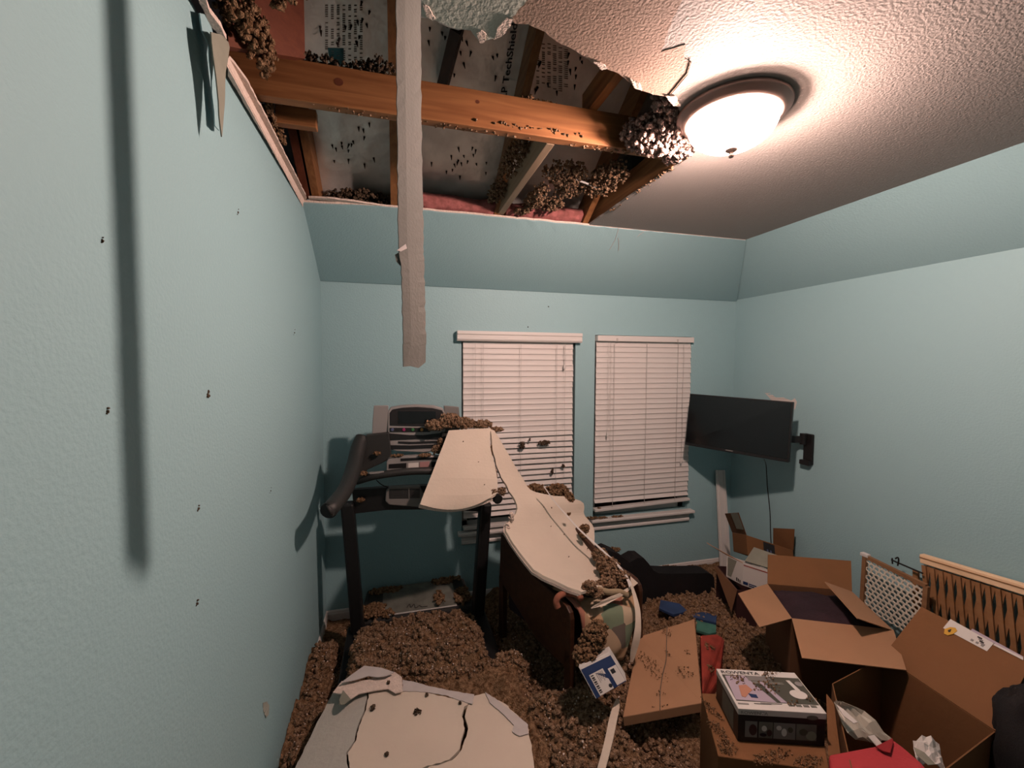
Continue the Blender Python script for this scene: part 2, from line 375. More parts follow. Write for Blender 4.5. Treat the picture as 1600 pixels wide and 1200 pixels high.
so = bpy.data.objects['ceiling_slope_back']
for p in ([(967, 356), (961, 375), (952, 391)], [(966, 372), (967, 384), (966, 392)], [(1006, 362), (999, 367), (996, 370)]):
    pl_ = [V((0, YB-.012, ZB-.012)), V((1, YB-.012, ZB-.012)), V((0, YS-.012, ZC-.012))]
    MB().tube([WP(x, y, *pl_) for x, y in p], .0016, 5).build('loose_thread', 'cord', so)
# flat ceiling with the torn hole
torn = [(660, 28), (675, 30), (681, 33), (694, 40), (708, 45), (722, 46), (735, 48), (745, 55), (750, 66), (757, 60), (772, 61), (780, 48), (788, 38), (792, 30),
        (804, 36), (825, 37), (840, 43), (852, 49), (870, 64), (885, 71), (900, 79), (916, 90), (930, 100), (945, 106), (960, 111), (978, 123), (999, 138), (1020, 147), (1040, 150),
        (1050, 163), (1062, 168), (1068, 190), (1080, 216), (1086, 236)]
front = [V((XL, 1.27, ZC)), V((-.40, 1.19, ZC)), V((-.22, 1.16, ZC)), V((-.05, 1.13, ZC))]
hole = front + [W(*p, Z=ZC) for p in torn]
hole = jag(hole, .012, .004)
right = [W(1086, 238, Z=ZC), W(1059, 259, Z=ZC), W(1000, 297, Z=ZC), W(927, 347, Z=ZC)]
right[-1].y = YS
right = jag(right, .05, .002)
outline = [V((XL, YF, ZC))] + hole + right + [V((XS, YS, ZC)), V((XS, YF, ZC))]
ce = struct(MB().prism(outline, (0, 0, TH)).build('ceiling', 'ceil'))
# water-stained sheet of the ceiling between the hole and the lamp, a little proud of the rest
wet = [(804, 37), (825, 38), (852, 50), (870, 65), (900, 80), (930, 101), (960, 112), (978, 124), (999, 139), (1020, 148), (1040, 151), (1050, 146), (1074, 117), (1080, 97),
       (1069, 90), (1071, 70), (1033, 81), (1042, 55), (1050, 30), (1060, 12), (1066, 0), (1085, -60), (828, -60), (826, 0), (801, 28)]
MB().prism(jag([W(*p, Z=ZC-.0014) for p in wet], .015, .0025, True), (0, 0, .0012)).build('stained_sheet', 'wet', ce)
MB().prism(jag([W(*p, Z=ZC-.004) for p in [(660, 27), (681, 32), (708, 44), (735, 47), (750, 65), (772, 60), (790, 31), (800, 27), (822, 2), (826, -60), (655, -60)]], .015, .0025, True), (0, 0, .0035)).build('sagging_sheet', 'ceil_light_tint', ce)  # same paint as the ceiling, only tinted for the different light here
# torn white paper along the broken edge
for pts in ([(661, 8), (670, 12), (680, 30), (676, 33), (666, 26)], [(745, 52), (752, 48), (760, 55), (757, 66), (750, 68)], [(772, 62), (779, 42), (792, 28), (803, 30), (798, 40), (786, 55)],
            [(928, 97), (940, 100), (950, 107), (940, 110)], [(985, 124), (1000, 132), (1003, 142), (992, 138)], [(1040, 150), (1056, 152), (1064, 166), (1052, 166)]):
    MB().prism(jag([W(*p, Z=ZC-.007) for p in pts], .006, .002, True), (0, 0, .004)).build('torn_paper', 'gyp', ce)
for a, b in (((1074, 117), (1046, 150)), ((1080, 97), (1074, 117))):
    MB().beam(W(*a, Z=ZC-.004), W(*b, Z=ZC-.004), .0012, .003).build('crack', 'crack', ce)
# what is left of the ceiling sheet along the left wall: pale torn strip
st = [(479, 319), (478, 306), (460, 270), (438, 227), (412, 176), (386, 127), (372, 108), (359, 92), (355, 104), (356, 119), (390, 176), (420, 227), (450, 280), (473, 323)]
struct(MB().prism(jag([W(*p, Z=ZC-(.008 if k < 8 else .05)) for k, p in enumerate(st)], .02, .002, True), (0, 0, .009)).build('trim_2', 'gyp'))
st = [(305, -40), (318, -10), (328, 20), (345, 42), (354, 62), (344, 56), (330, 42), (318, 16), (300, -20)]
struct(MB().prism(jag([W(*p, Z=ZC-.012) for p in st], .02, .003, True), (0, 0, .013)).build('trim_3', 'gyp'))
st = [(482, 309), (512, 310), (560, 316), (600, 322), (640, 328), (640, 333), (600, 331), (570, 328), (540, 330), (510, 330), (486, 322)]
struct(MB().prism(jag([W(*p, Z=ZC-.004) for p in st], .03, .003, True), (0, 0, .01)).build('trim_4', 'gyp'))
st = [(480, 312), (500, 318), (516, 322), (512, 330), (486, 334)]
struct(MB().prism([W(*p, Z=ZC-.006) for p in st], (0, 0, .004)).build('trim_5', 'wall'))

# baseboards
def baseboard(name, a, b, n):
    a, b, n = V(a), V(b), V(n); mb = MB(); prof = [(0, 0), (.014, 0), (.014, .075), (.010, .085), (.010, .092), (.004, .10), (0, .10)]
    mb.prism([a + n*u + V((0, 0, z)) for u, z in prof], b-a); return struct(mb.build(name, 'white'))
baseboard('baseboard_back', (XL, YB, 0), (XR, YB, 0), (0, -1, 0))
baseboard('baseboard_left', (XL, YF, 0), (XL, YB, 0), (1, 0, 0))
baseboard('baseboard_right', (XR, YF, 0), (XR, YB, 0), (-1, 0, 0))

# windows: frame, dark glass, stool and apron
for i, (x0, x1) in enumerate(WX):
    mb = MB(); y0, y1 = YB+.07, YB+.11; z0, z1 = WZ
    mb.span((x0, y0, z0), (x0+.05, y1, z1)); mb.span((x1-.05, y0, z0), (x1, y1, z1)); mb.span((x0, y0, z0), (x1, y1, z0+.05)); mb.span((x0, y0, z1-.05), (x1, y1, z1))
    zm = (z0+z1)/2; mb.span((x0, y0, zm-.025), (x1, y1, zm+.025))
    wi = struct(mb.build('window_%d' % (i+1), 'white'))
    MB().span((x0, y0+.015, z0), (x1, y0+.02, z1)).build('pane', 'glassnight', wi)
    s_ = MB().span((x0-.035, YB-.062, z0-.026), (x1+.035, YB+.07, z0-.002))
    s_.build('sill', 'white', wi, bevel=.006)
    ap = MB(); prof = [(0, -.028), (.030, -.028), (.028, -.045), (.018, -.055), (.018, -.075), (.024, -.083), (.024, -.098), (.010, -.108), (0, -.108)]
    ap.prism([V((x0-.005, YB-u, z0+z)) for u, z in prof], (x1-x0+.01, 0, 0)); ap.build('apron', 'white', wi)

# blinds
def slat(mb, x0, x1, yc, zc, ang, wd=.05, tilt=0):
    n = 5; rows = []
    for k in range(n):
        u = (k/(n-1)-.5)*wd; c = .004*(1-(2*u/wd)**2)
        dy, dz = u*math.cos(ang)-c*math.sin(ang), -u*math.sin(ang)-c*math.cos(ang)
        rows.append([V((x0, yc-dy, zc+dz-tilt)), V((x1, yc-dy, zc+dz+tilt))])
    mb.grid(rows, .0028)
def blind(label, x0, x1, ztop, zbot, yc, openrows, valance, xcut=0):
    t = thing('window_blind', label, 'blind', ((x0+x1)/2, yc, ztop))
    if valance:
        prof = [(0, 0), (.062, 0), (.062, -.022), (.056, -.030), (.056, -.048), (.060, -.052), (.060, -.062), (.050, -.074), (0, -.074)]
        va = MB(); va.prism([V((x0-.045, YB-u, ztop+.035+z)) for u, z in prof], (x1-x0+.10, 0, 0)); va.build('valance', 'white', t)
    else:
        va = MB().span((x0, yc-.035, ztop-.045), (x1, yc+.03, ztop)); va.build('headrail', 'white', t, bevel=.003)
        for xx in (x0+.19*(x1-x0), x0+.82*(x1-x0)): MB().span((xx-.008, yc-.038, ztop-.046), (xx+.008, yc-.034, ztop-.02)).build('bracket_clip', 'cord', t)
    mb = MB(); pitch = .0432; z = ztop-.065; i = 0
    n = int((z-zbot-.03)/pitch)
    for k in range(n):
        a = math.radians(83 + random.uniform(-1, 1)); tl = random.uniform(-.0012, .0012)
        if openrows and openrows[0] <= k <= openrows[1]: a = math.radians(random.uniform(55, 68)); tl = random.uniform(-.004, .004)
        slat(mb, x0+.003+random.uniform(0, .002), x1-.003+random.uniform(-.004, .003), yc, z-k*pitch, a, tilt=tl)
    mb.build('slats', 'blind', t, smooth=False)
    br = MB()
    tz = .012 if not valance else 0
    br.hexa([V((x0, yc-.03, zbot-tz)), V((x1, yc-.03, zbot+tz)), V((x1, yc+.025, zbot+tz)), V((x0, yc+.025, zbot-tz)), V((x0, yc-.03, zbot+.022-tz)), V((x1, yc-.03, zbot+.022+tz)), V((x1, yc+.025, zbot+.022+tz)), V((x0, yc+.025, zbot+.022-tz))])
    br.build('bottom_rail', 'white', t, bevel=.003)
    for f in (.17, .5, .83):
        xx = x0+f*(x1-x0); MB().tube([(xx, yc-.031, ztop-.05), (xx, yc-.031, zbot+.02)], .0016, 5).build('ladder_cord', 'cord', t)
    for f, ln in (((.10, .97), (.90, .22), (.905, 1.12)) if valance else ((.105, .80), (.885, 1.06), (.13, 1.2))):
        xx = x0+f*(x1-x0); p = [(xx, yc-.036, ztop-.05)] + [(xx+.003*math.sin(q*1.3), yc-.038, ztop-.05-(ln-.05)*q/8) for q in range(1, 9)]
        cd = MB().tube(p, .0013, 5).build('pull_cord', 'cord', t)
        if not (valance and ln > 1.1) and ln < 1.15:
            MB().lathe(p[-1], [(.0015, .012), (.005, .004), (.0075, -.022), (.005, -.030), (0, -.031)], 10).build('tassel', 'white', cd, smooth=True)
    return t
bl1 = blind('white slatted blind under a moulded valance, its lower slats bent open', WX[0][0]+.006, WX[0][1]-.022, 2.07, .60, YB-.012, (16, 40), True)
bl2 = blind('white slatted blind with a plain headrail, right window beside the television', WX[1][0]+.004, WX[1][1]-.004, 2.094, .655, YB-.008, (30, 40), False)

# ================================================================ CEILING LIGHT
LX, LY = 1.185, 1.342
cl = thing('ceiling_light', 'flush round ceiling light with bronze rim and glowing frosted bowl', 'ceiling light', (LX, LY, ZC))
MB().lathe((LX, LY, ZC), [(.02, -.001), (.186, -.001), (.190, -.009), (.187, -.018), (.177, -.022), (.173, -.029), (.162, -.036), (.150, -.038), (.148, -.026), (.02, -.026)], 64).build('rim', 'bronze', cl, smooth=True)
pr = [(.149, -.034)] + [(.149*math.cos(a), -.046-.092*math.sin(a)) for a in [PI/2*i/12 for i in range(12)]] + [(.002, -.138)]
MB().lathe((LX, LY, ZC), pr, 48).build('glass_bowl', 'lampglass', cl, smooth=True)
MB().lathe((LX, LY, ZC-.068), [(.001, .050)] + [(.050*math.sin(a), .050*math.cos(a)) for a in [PI*i/10 for i in range(1, 10)]] + [(.001, -.050)], 20).build('bulb', 'bulb', cl, smooth=True)
MB().lathe((LX, LY, ZC), [(0, -.136), (.020, -.137), (.021, -.142), (.012, -.148), (.006, -.152), (.009, -.158), (.008, -.166), (0, -.168)], 20).build('finial', 'bronze', cl, smooth=True)

# ================================================================ ATTIC
def roofz(y): return ZC + .015 + (YS-y)*RS
deck_off = .165
y0, y1 = YB+.55, -1.6
dk = MB().hexa([V((XL-1.6, y0, roofz(y0)+deck_off)), V((XR+1.2, y0, roofz(y0)+deck_off)), V((XR+1.2, y1, roofz(y1)+deck_off)), V((XL-1.6, y1, roofz(y1)+deck_off)),
                V((XL-1.6, y0, roofz(y0)+deck_off+.02)), V((XR+1.2, y0, roofz(y0)+deck_off+.02)), V((XR+1.2, y1, roofz(y1)+deck_off+.02)), V((XL-1.6, y1, roofz(y1)+deck_off+.02))])
roof = struct(dk.build('roof_deck', 'foil'))
def RD(px, py, off=-.002):                        # on the underside of the roof deck
    a = V((0, 0, roofz(0)+deck_off+off)); return WP(px, py, a, a+V((1, 0, 0)), a+V((0, 1, -RS)))
mb = MB()
for cx, cy, n, sx, sy in ((540, 40, 14, 40, 40), (550, 225, 16, 35, 35), (690, 60, 6, 25, 40), (870, 110, 14, 40, 35), (715, 250, 18, 45, 25), (740, 90, 10, 40, 40)):
    for _ in range(n):
        p = RD(cx+random.uniform(-sx, sx), cy+random.uniform(-sy, sy)); d = V((random.uniform(-.3, .3), random.uniform(-.3, .3), -1)).normalized()
        mb.tube([p, p+d*random.uniform(.015, .028)], [.006, .0015], 5)
nl = mb.build('nail_points', 'nail', roof); nl['kind'] = 'stuff'
# rows of small print on the foil, a teal block, and the big lettering
mb = MB()
for k in range(7):
    x0 = 508+k*9
    for j in range(26):
        yy = 8+j*3.4
        if random.random() < .72: mb.prism([RD(x0+random.uniform(0, 1), yy, -.003), RD(x0+4.5, yy, -.003), RD(x0+4.5, yy+1.4, -.003), RD(x0, yy+1.4, -.003)], (0, 0, .001))
for k in range(6):
    x0 = 838+k*9
    for j in range(22):
        yy = 62+j*3.2+k*3
        if random.random() < .7: mb.prism([RD(x0-k*.5, yy, -.003), RD(x0+4.5, yy+.5, -.003), RD(x0+4.3, yy+1.8, -.003), RD(x0, yy+1.3, -.003)], (0, 0, .001))
sp = mb.build('fine_print', 'foildirt', roof); sp['kind'] = 'stuff'
MB().prism([RD(512, 75, -.003), RD(537, 76, -.003), RD(537, 102, -.003), RD(516, 102, -.003)], (0, 0, .001)).build('printed_block', 'tealprint', roof)
q = [RD(781, 153), RD(799, 36), RD(809, 36), RD(791, 153)]
lettering('lettering', 'LP TechShield', [q[0], q[1], q[2], q[3]], 'ink', roof, off=.003, bold=.02)

def rafter(x, label, m='lumber_y', ya=YB+.45, yb=-1.4, wd=.038, ht=.14):
    a = V((x, ya, roofz(ya)+.078)); b = V((x, yb, roofz(yb)+.078))
    return tag(MB().beam(a, b, wd, ht).build('roof_rafter', m), label, 'rafter')
rafter(-.475, 'roof rafter against the left wall, left one of the doubled pair', 'redlumber')
rafter(-.425, 'orange pine rafter near the left wall, right one of the doubled pair')
rafter(0.0, 'slim orange rafter seen edge-on behind the hanging paper strip')
rafter(.622, 'brown rafter standing just right of the large printed letters in the roof')
rafter(1.22, 'short visible rafter end at the right corner of the hole')
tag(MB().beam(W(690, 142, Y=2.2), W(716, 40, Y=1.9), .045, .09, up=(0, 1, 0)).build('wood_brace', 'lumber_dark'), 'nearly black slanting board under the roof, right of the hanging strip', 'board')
tag(MB().span((XL-.3, 1.722, ZC+.014), (1.285, 1.768, ZC+.156)).build('ceiling_joist', 'lumber', bevel=.003), 'long orange pine beam crossing the whole ceiling hole', 'joist')
tag(MB().span((.626, 1.772, ZC+.014), (.664, YS+.1, ZC+.12)).build('ceiling_joist', 'lumber_pale', bevel=.003), 'pale weathered joist running from the cross beam down to the back slope', 'joist')
tag(MB().span((.80, 1.10, ZC+.158), (.838, 1.80, ZC+.26)).build('ceiling_joist', 'lumber_y', bevel=.003), 'joist in front of the cross beam, slanting up to the stained ceiling edge', 'joist')
tag(MB().span((1.268, 1.0, ZC+.0135), (1.306, YS+.1, ZC+.156)).build('ceiling_joist', 'lumber_y', bevel=.003), 'dark joist along the straight right edge of the hole', 'joist')
tag(MB().span((-.45, 1.93, ZC+.03), (-.30, 1.97, ZC+.10)).build('wood_block', 'lumber', bevel=.003), 'short orange wood block below the left end of the cross beam', 'block')
tag(MB().hexa([V((-.47, 1.50, ZC+.02)), V((-.30, 1.72, ZC+.16)), V((-.30, 1.72, ZC+.42)), V((-.47, 1.50, ZC+.36)), V((-.49, 1.52, ZC+.02)), V((-.32, 1.74, ZC+.16)), V((-.32, 1.74, ZC+.42)), V((-.49, 1.52, ZC+.36))]).build('wood_gusset', 'redlumber'), 'dark red board in the top left of the hole above the cross beam', 'board')
tag(MB().span((-.9, YB-.02, ZB+.02), (XR+.3, YB+.13, ZB+.10)).build('wall_plate', 'lumber'), 'wood plate on top of the back wall seen through the hole', 'board')
bj = bpy.data.objects['ceiling_joist']
for cx, cz, rx, rz in ((-.19, ZC+.10, .016, .014), (.32, ZC+.11, .009, .007)):
    MB().prism([V((cx+rx*math.cos(q), 1.7215, cz+rz*math.sin(q))) for q in [2*PI*k/14 for k in range(14)]], (0, .001, 0)).build('knot', 'redlumber', bj)
# left gable and far sides of the attic
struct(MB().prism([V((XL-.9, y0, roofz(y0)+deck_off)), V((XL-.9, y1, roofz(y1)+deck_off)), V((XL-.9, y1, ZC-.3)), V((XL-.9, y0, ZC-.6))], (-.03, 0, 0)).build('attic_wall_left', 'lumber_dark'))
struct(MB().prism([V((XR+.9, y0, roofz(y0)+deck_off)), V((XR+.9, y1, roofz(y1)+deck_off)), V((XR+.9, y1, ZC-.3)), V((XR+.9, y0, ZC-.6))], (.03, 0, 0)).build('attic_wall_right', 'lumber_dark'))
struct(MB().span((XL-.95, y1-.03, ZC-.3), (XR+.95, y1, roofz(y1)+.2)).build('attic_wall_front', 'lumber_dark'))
# batts at the eaves and loose insulation in the hole
def batt(x0, x1, lab):
    rows = []
    for i in range(9):
        y = YS-.02+.38*i/8
        rows.append([V((x0+(x1-x0)*j/12, y, ZC+.012-(y-YS)*RS+.055+.02*float(vnoise(np.array(x0*9+j*.7), np.array(i*.8), np.array(.5))))) for j in range(13)])
    tag(MB().grid(rows, .05).build('insulation_batt', 'pinkbatt', smooth=True), lab, 'insulation')
batt(.03, .60, 'pink insulation batt between two rafters above the window wall')
batt(.68, 1.19, 'pink insulation batt in the rightmost bay of the ceiling hole')
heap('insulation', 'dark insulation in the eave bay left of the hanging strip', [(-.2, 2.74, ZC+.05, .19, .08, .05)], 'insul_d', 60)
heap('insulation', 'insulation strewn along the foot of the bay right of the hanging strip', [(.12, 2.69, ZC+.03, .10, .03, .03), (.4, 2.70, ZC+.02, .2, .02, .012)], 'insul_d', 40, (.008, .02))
heap('insulation', 'brown insulation packed against the left wall at the top left of the hole', [(-.43, 1.42, ZC+.10, .05, .14, .07), (-.41, 1.58, ZC+.10, .05, .12, .08), (-.32, 1.36, ZC+.14, .1, .1, .05), (-.465, 1.95, ZC+.05, .02, .2, .035)], 'insul', 130, (.012, .03))
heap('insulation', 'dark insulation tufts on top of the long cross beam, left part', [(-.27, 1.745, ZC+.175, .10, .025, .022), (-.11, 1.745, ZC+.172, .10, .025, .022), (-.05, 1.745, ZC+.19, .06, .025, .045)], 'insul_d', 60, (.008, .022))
heap('insulation', 'small insulation tufts on the cross beam left of the right-hand joist', [(.54, 1.745, ZC+.165, .05, .02, .014), (.62, 1.745, ZC+.162, .04, .02, .012)], 'insul', 26, (.006, .014))
heap('insulation', 'pinkish wad of insulation spilling beside the ceiling light', [(1.06, 1.62, ZC+.035, .13, .10, .075), (1.10, 1.53, ZC+.03, .11, .12, .06), (1.0, 1.67, ZC+.05, .08, .04, .07), (1.19, 1.64, ZC+.02, .07, .10, .045), (1.16, 1.52, ZC+.02, .07, .09, .04), (1.02, 1.44, ZC+.06, .10, .06, .06), (1.21, 1.72, ZC+.01, .05, .06, .02)], 'insul_p', 420, (.014, .030))  # pale colour makes this heap look lit by the lamp
heap('insulation', 'grey insulation hanging in the bay behind the right end of the cross beam', [(.80, 2.45, ZC+.05, .05, .22, .05), (.88, 2.2, ZC+.10, .14, .12, .05), (1.12, 2.2, ZC+.09, .10, .2, .07), (.92, 2.5, ZC+.05, .08, .10, .04), (.76, 2.6, ZC+.02, .05, .05, .02), (.60, 2.15, ZC+.12, .07, .25, .05), (.58, 2.5, ZC+.08, .05, .15, .05), (.98, 2.35, ZC+.10, .10, .14, .05)], 'insul_l', 330, (.010, .024))
heap('insulation', 'crumbs of insulation stuck along the lower edge of the cross beam', [(.1, 1.745, ZC+.014, .5, .02, .004), (.6, 1.72, ZC+.04, .3, .006, .01), (.95, 1.745, ZC+.012, .28, .02, .005)], 'insul_l', 90, (.003, .008), fine=False)
heap('insulation', 'crumbs of insulation along the right edge of the hole', [(1.262, 2.1, ZC+.004, .012, .5, .006)], 'insul_l', 50, (.004, .009), fine=False)
tag(MB().tube(smoothed([W(850, 270, Y=2.25), W(868, 274, Y=2.25), W(890, 278, Y=2.25), W(915, 286, Y=2.25), W(934, 294, Y=2.25)], 6), .006, 8).build('electric_cable', 'white', smooth=True), 'white electric cable crossing the bay at the right of the hole', 'cable')

# joint tape hanging from the broken ceiling edge
def ribbon(rows, th, n=6):                        # rows of (left point, right point)
    L, R = smoothed([r[0] for r in rows], n), smoothed([r[1] for r in rows], n)
    return [[a, a.lerp(b, .33), a.lerp(b, .67), b] for a, b in zip(L, R)]
YT = 1.105
tp = [(615, -38, 654, 1.13), (617, -10, 656, 1.115), (618, 0, 657, YT), (619, 100, 657, YT), (620, 200, 658, YT), (621, 300, 659.5, YT), (622, 380, 661, YT), (626, 420, 662, YT), (628, 480, 663.5, YT), (629, 540, 665, YT)]
rows = [(W(a, y, Y=Yv-.033), W(b, y, Y=Yv+.033)) for a, y, b, Yv in tp]
g = ribbon(rows, .002, 8)
for r in g:
    r[0].x += random.uniform(-.0012, .0012); r[3].x += random.uniform(-.0022, .0012)
    m_ = .004; r[1].y -= m_; r[2].y -= m_*.6
last = [W(629.5, 573, Y=YT-.033), W(641, 572, Y=YT-.012), W(653, 575, Y=YT+.012), W(664, 566, Y=YT+.033)]
g.append(last)
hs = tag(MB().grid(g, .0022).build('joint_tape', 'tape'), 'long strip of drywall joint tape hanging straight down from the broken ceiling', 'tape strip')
MB().prism([W(620, 391, Y=YT-.041), W(634, 381, Y=YT-.022), W(636, 388, Y=YT-.022), W(626, 393, Y=YT-.038)], (0, .002, 0)).build('curled_flake', 'tape_grey', hs)
MB().prism([W(617, 398, Y=YT-.037), W(627, 392, Y=YT-.028), W(626, 416, Y=YT-.028), W(619, 408, Y=YT-.038)], (0, .002, 0)).build('torn_edge', 'tape', hs)
# torn paper hanging from the top of the left wall
fl = thing('torn_paper_flap', 'torn painted paper tongue hanging from the top of the left wall', 'torn paper', W(340, 60, X=-.46))
MB().prism(jag([W(*p, X=-.475) for p in [(318, 22), (328, 40), (333, 60), (335, 90), (338, 120), (343, 160), (345, 182), (346, 205), (341, 204), (334, 196), (333, 175), (329, 120), (325, 70), (314, 48), (310, 20)]], .03, .002, True), (.003, 0, 0)).build('painted_strip', 'wall', fl)
MB().prism(jag([W(*p, X=-.44) for p in [(330, 50), (346, 54), (357, 66), (359, 74), (356, 96), (352, 130), (350, 178), (348, 205), (347, 214), (345, 200), (342, 160), (338, 120), (333, 84), (331, 66)]], .03, .002, True), (-.003, 0, 0)).build('paper_strip', 'greengrey', fl)

# ================================================================ INSULATION ON THE FLOOR
nx, ny = 330, 250
gx = np.linspace(XL+.002, XR-.01, nx); gy = np.linspace(.55, YB-.02, ny); GX, GY = np.meshgrid(gx, gy)
def sbox(x, y, x0, x1, y0, y1, s=.05):
    f = lambda t: 1/(1+np.exp(-t/s*4)); return f(x-x0)*f(x1-x)*f(y-y0)*f(y1-y)
def hfield(x, y):
    b = .11 + 0*x
    b = np.maximum(b, .17*sbox(x, y, -.7, -.2, .3, 2.75, .12))
    b = b*(1-.5*sbox(x, y, -.36, -.27, 2.2, 2.85, .03))
    b = np.maximum(b, .25*sbox(x, y, -.28, .52, .3, 2.40, .06))
    b = np.maximum(b, .30*sbox(x, y, -.27, .50, 2.16, 2.60, .06))
    b = np.maximum(b, .235*sbox(x, y, -.27, .50, 2.4, 2.80, .05))
    b = np.maximum(b, .27*sbox(x, y, .40, .70, .3, 2.3, .12))
    b = np.maximum(b, .27*sbox(x, y, .5, 1.02, .3, 1.98, .12))
    b = np.maximum(b, .27*sbox(x, y, .98, 1.22, 1.72, 2.08, .08))
    b = np.maximum(b, .17*sbox(x, y, 1.0, 2.3, 1.6, 2.75, .12))
    b = b*(1-.6*sbox(x, y, 1.25, 3.2, .3, 1.5, .12))
    b = b*(1-.6*sbox(x, y, -.5, .7, 2.82, 3.4, .05))
    b = b*(1-.45*sbox(x, y, 1.4, 3.2, 2.72, 3.4, .05))
    n = (vnoise(x*6, y*6, 0*x, 1)-.5)*.07 + (vnoise(x*16, y*16, 0*x, 2)-.5)*.05 + (vnoise(x*40, y*40, 0*x, 3)-.5)*.035 + (vnoise(x*95, y*95, 0*x, 4)-.5)*.016
    return np.maximum(.006, b + n*np.clip(b/.12, .25, 1))
GZ = hfield(GX, GY)
mb = MB(); mb.v = np.stack([GX, GY, GZ], -1).reshape(-1, 3).tolist()
idx = np.arange(nx*ny).reshape(ny, nx); mb.f = np.stack([idx[:-1, :-1], idx[:-1, 1:], idx[1:, 1:], idx[1:, :-1]], -1).reshape(-1, 4).tolist()
fi = mb.build('insulation_layer', 'insul', smooth=True); tag(fi, 'thick brown layer of fallen loose-fill insulation over the carpet and treadmill', 'insulation', kind='stuff')
cx = np.concatenate([rng.uniform(-.47, 1.25, 12000), rng.uniform(1.1, 2.6, 3000)]); cy_ = np.concatenate([rng.uniform(1.0, 2.85, 12000), rng.uniform(1.7, 3.0, 3000)])
keep = ~((cx > -.42) & (cx < .60) & (cy_ < 2.12)); cx, cy_ = cx[keep], cy_[keep]; cz = hfield(cx, cy_)
lo = clumps(np.stack([cx, cy_, cz+.003], -1), rng.uniform(.004, .015, len(cx)), False).build('insulation_tufts', 'insul_l')
tag(lo, 'loose tufts scattered over the insulation on the floor', 'insulation', kind='stuff')
cx, cy_ = rng.uniform(-.47, 1.3, 1500), rng.uniform(1.2, 2.75, 1500)
keep = ~((cx > -.42) & (cx < .60) & (cy_ < 2.12)); cx, cy_ = cx[keep], cy_[keep]; cz = hfield(cx, cy_)
lo = clumps(np.stack([cx, cy_, cz+.008], -1), rng.uniform(.002, .0045, len(cx)), False).build('gypsum_crumbs', 'gyp')
tag(lo, 'pale crumbs of gypsum in the insulation on the floor', 'crumbs', kind='stuff')

# ================================================================ TREADMILL
tm = thing('treadmill', 'black and silver treadmill by the back wall, half buried in insulation', 'treadmill', (.1, 2.3, 0))
MB().span((-.31, .95, .06), (.57, 2.84, .19)).build('deck', 'black', tm, bevel=.01)
hd = MB(); hp = [V((-.26, 2.84, .05)), V((.53, 2.84, .05)), V((.53, 3.19, .05)), V((-.26, 3.19, .05)), V((-.24, 2.86, .20)), V((.51, 2.86, .20)), V((.48, 3.17, .25)), V((-.21, 3.17, .25))]
hd.hexa([hp[0], hp[1], hp[2], hp[3], hp[4], hp[5], hp[6], hp[7]]); hood = hd.build('motor_hood', 'darkgrey', tm, bevel=.02)
hq = [V((-.10, 3.155, .250)), V((.39, 3.155, .250)), V((.39, 2.875, .2045)), V((-.10, 2.875, .2045))]
MB().prism([p for p in hq], (0, 0, .004)).build('hood_panel', 'hood', hood)
MB().beam(hq[3]+V((0, -.004, .004)), hq[2]+V((0, -.004, .004)), .006, .006).build('hood_trim', 'white', hood)
# squiggle printed on the hood
sq = [(636, 949), (640, 944), (642, 949), (647, 944), (649, 950), (655, 946), (659, 948), (668, 947)]
pl = (hq[3]+V((0, 0, .006)), hq[2]+V((0, 0, .006)), hq[0]+V((0, 0, .006)))
MB().tube(smoothed([WP(*p, *pl) for p in sq], 4), .0022, 5).build('printed_mark', 'ink', hood)
def upright(px, parent):
    a, b = W(px[0], 785, Y=2.780), W(px[1], 965, Y=2.780); d = (b-a)
    b = a + d*(( .1-a.z)/d.z)
    mb = MB(); sx, sy = V((.038, 0, 0)), V((0, .045, 0))
    mb.hexa([b-sx-sy, b+sx-sy, b+sx+sy, b-sx+sy, a-sx-sy, a+sx-sy, a+sx+sy, a-sx+sy]); return mb.build('upright', 'black', parent, bevel=.012)
upright((543, 558), tm); upright((758, 746), tm)
# arms: flat broad tops that turn into padded handrails
def arm(px):
    pts = [W(x, y, Y=Yv) for x, y, Yv, r in px]; rs = [r for *_, r in px]
    k = 6; P_ = smoothed(pts, k); R_ = [rs[min(i//k, len(rs)-2)]*(1-(i % k)/k) + rs[min(i//k+1, len(rs)-1)]*((i % k)/k) if i < len(P_)-1 else rs[-1] for i in range(len(P_))]
    return MB().tube(P_, R_, 14)
ar = arm([(566, 684, 2.840, .042), (560, 700, 2.789, .046), (553, 730, 2.663, .046), (540, 764, 2.460, .042), (520, 791, 2.270, .040), (515, 796, 2.245, .038)]).build('handrail', 'darkgrey', tm, smooth=True)
MB().tube([W(515.5, 795.5, Y=2.255), W(513.5, 798, Y=2.24)], .0415, 18).build('end_cap', 'black', ar)
ar = arm([(735, 690, 2.860, .042), (742, 715, 2.802, .044), (755, 750, 2.688, .040), (772, 775, 2.599, .028), (778, 780, 2.561, .025)]).build('handrail', 'darkgrey', tm, smooth=True)
MB().tube([W(777, 779, Y=2.565), W(779, 781, Y=2.55)], .029, 18).build('end_cap', 'black', ar)
# gussets between handrail and console
MB().prism([W(*p, Y=2.800) for p in [(572, 680), (608, 676), (612, 715), (596, 724), (575, 734), (562, 748), (552, 752), (556, 720)]], (0, .05, 0)).build('side_cover', 'darkgrey', tm, bevel=.006)
MB().prism([W(*p, Y=2.800) for p in [(690, 676), (732, 680), (745, 720), (750, 752), (735, 744), (715, 728), (690, 715)]], (0, .05, 0)).build('side_cover', 'darkgrey', tm, bevel=.006)
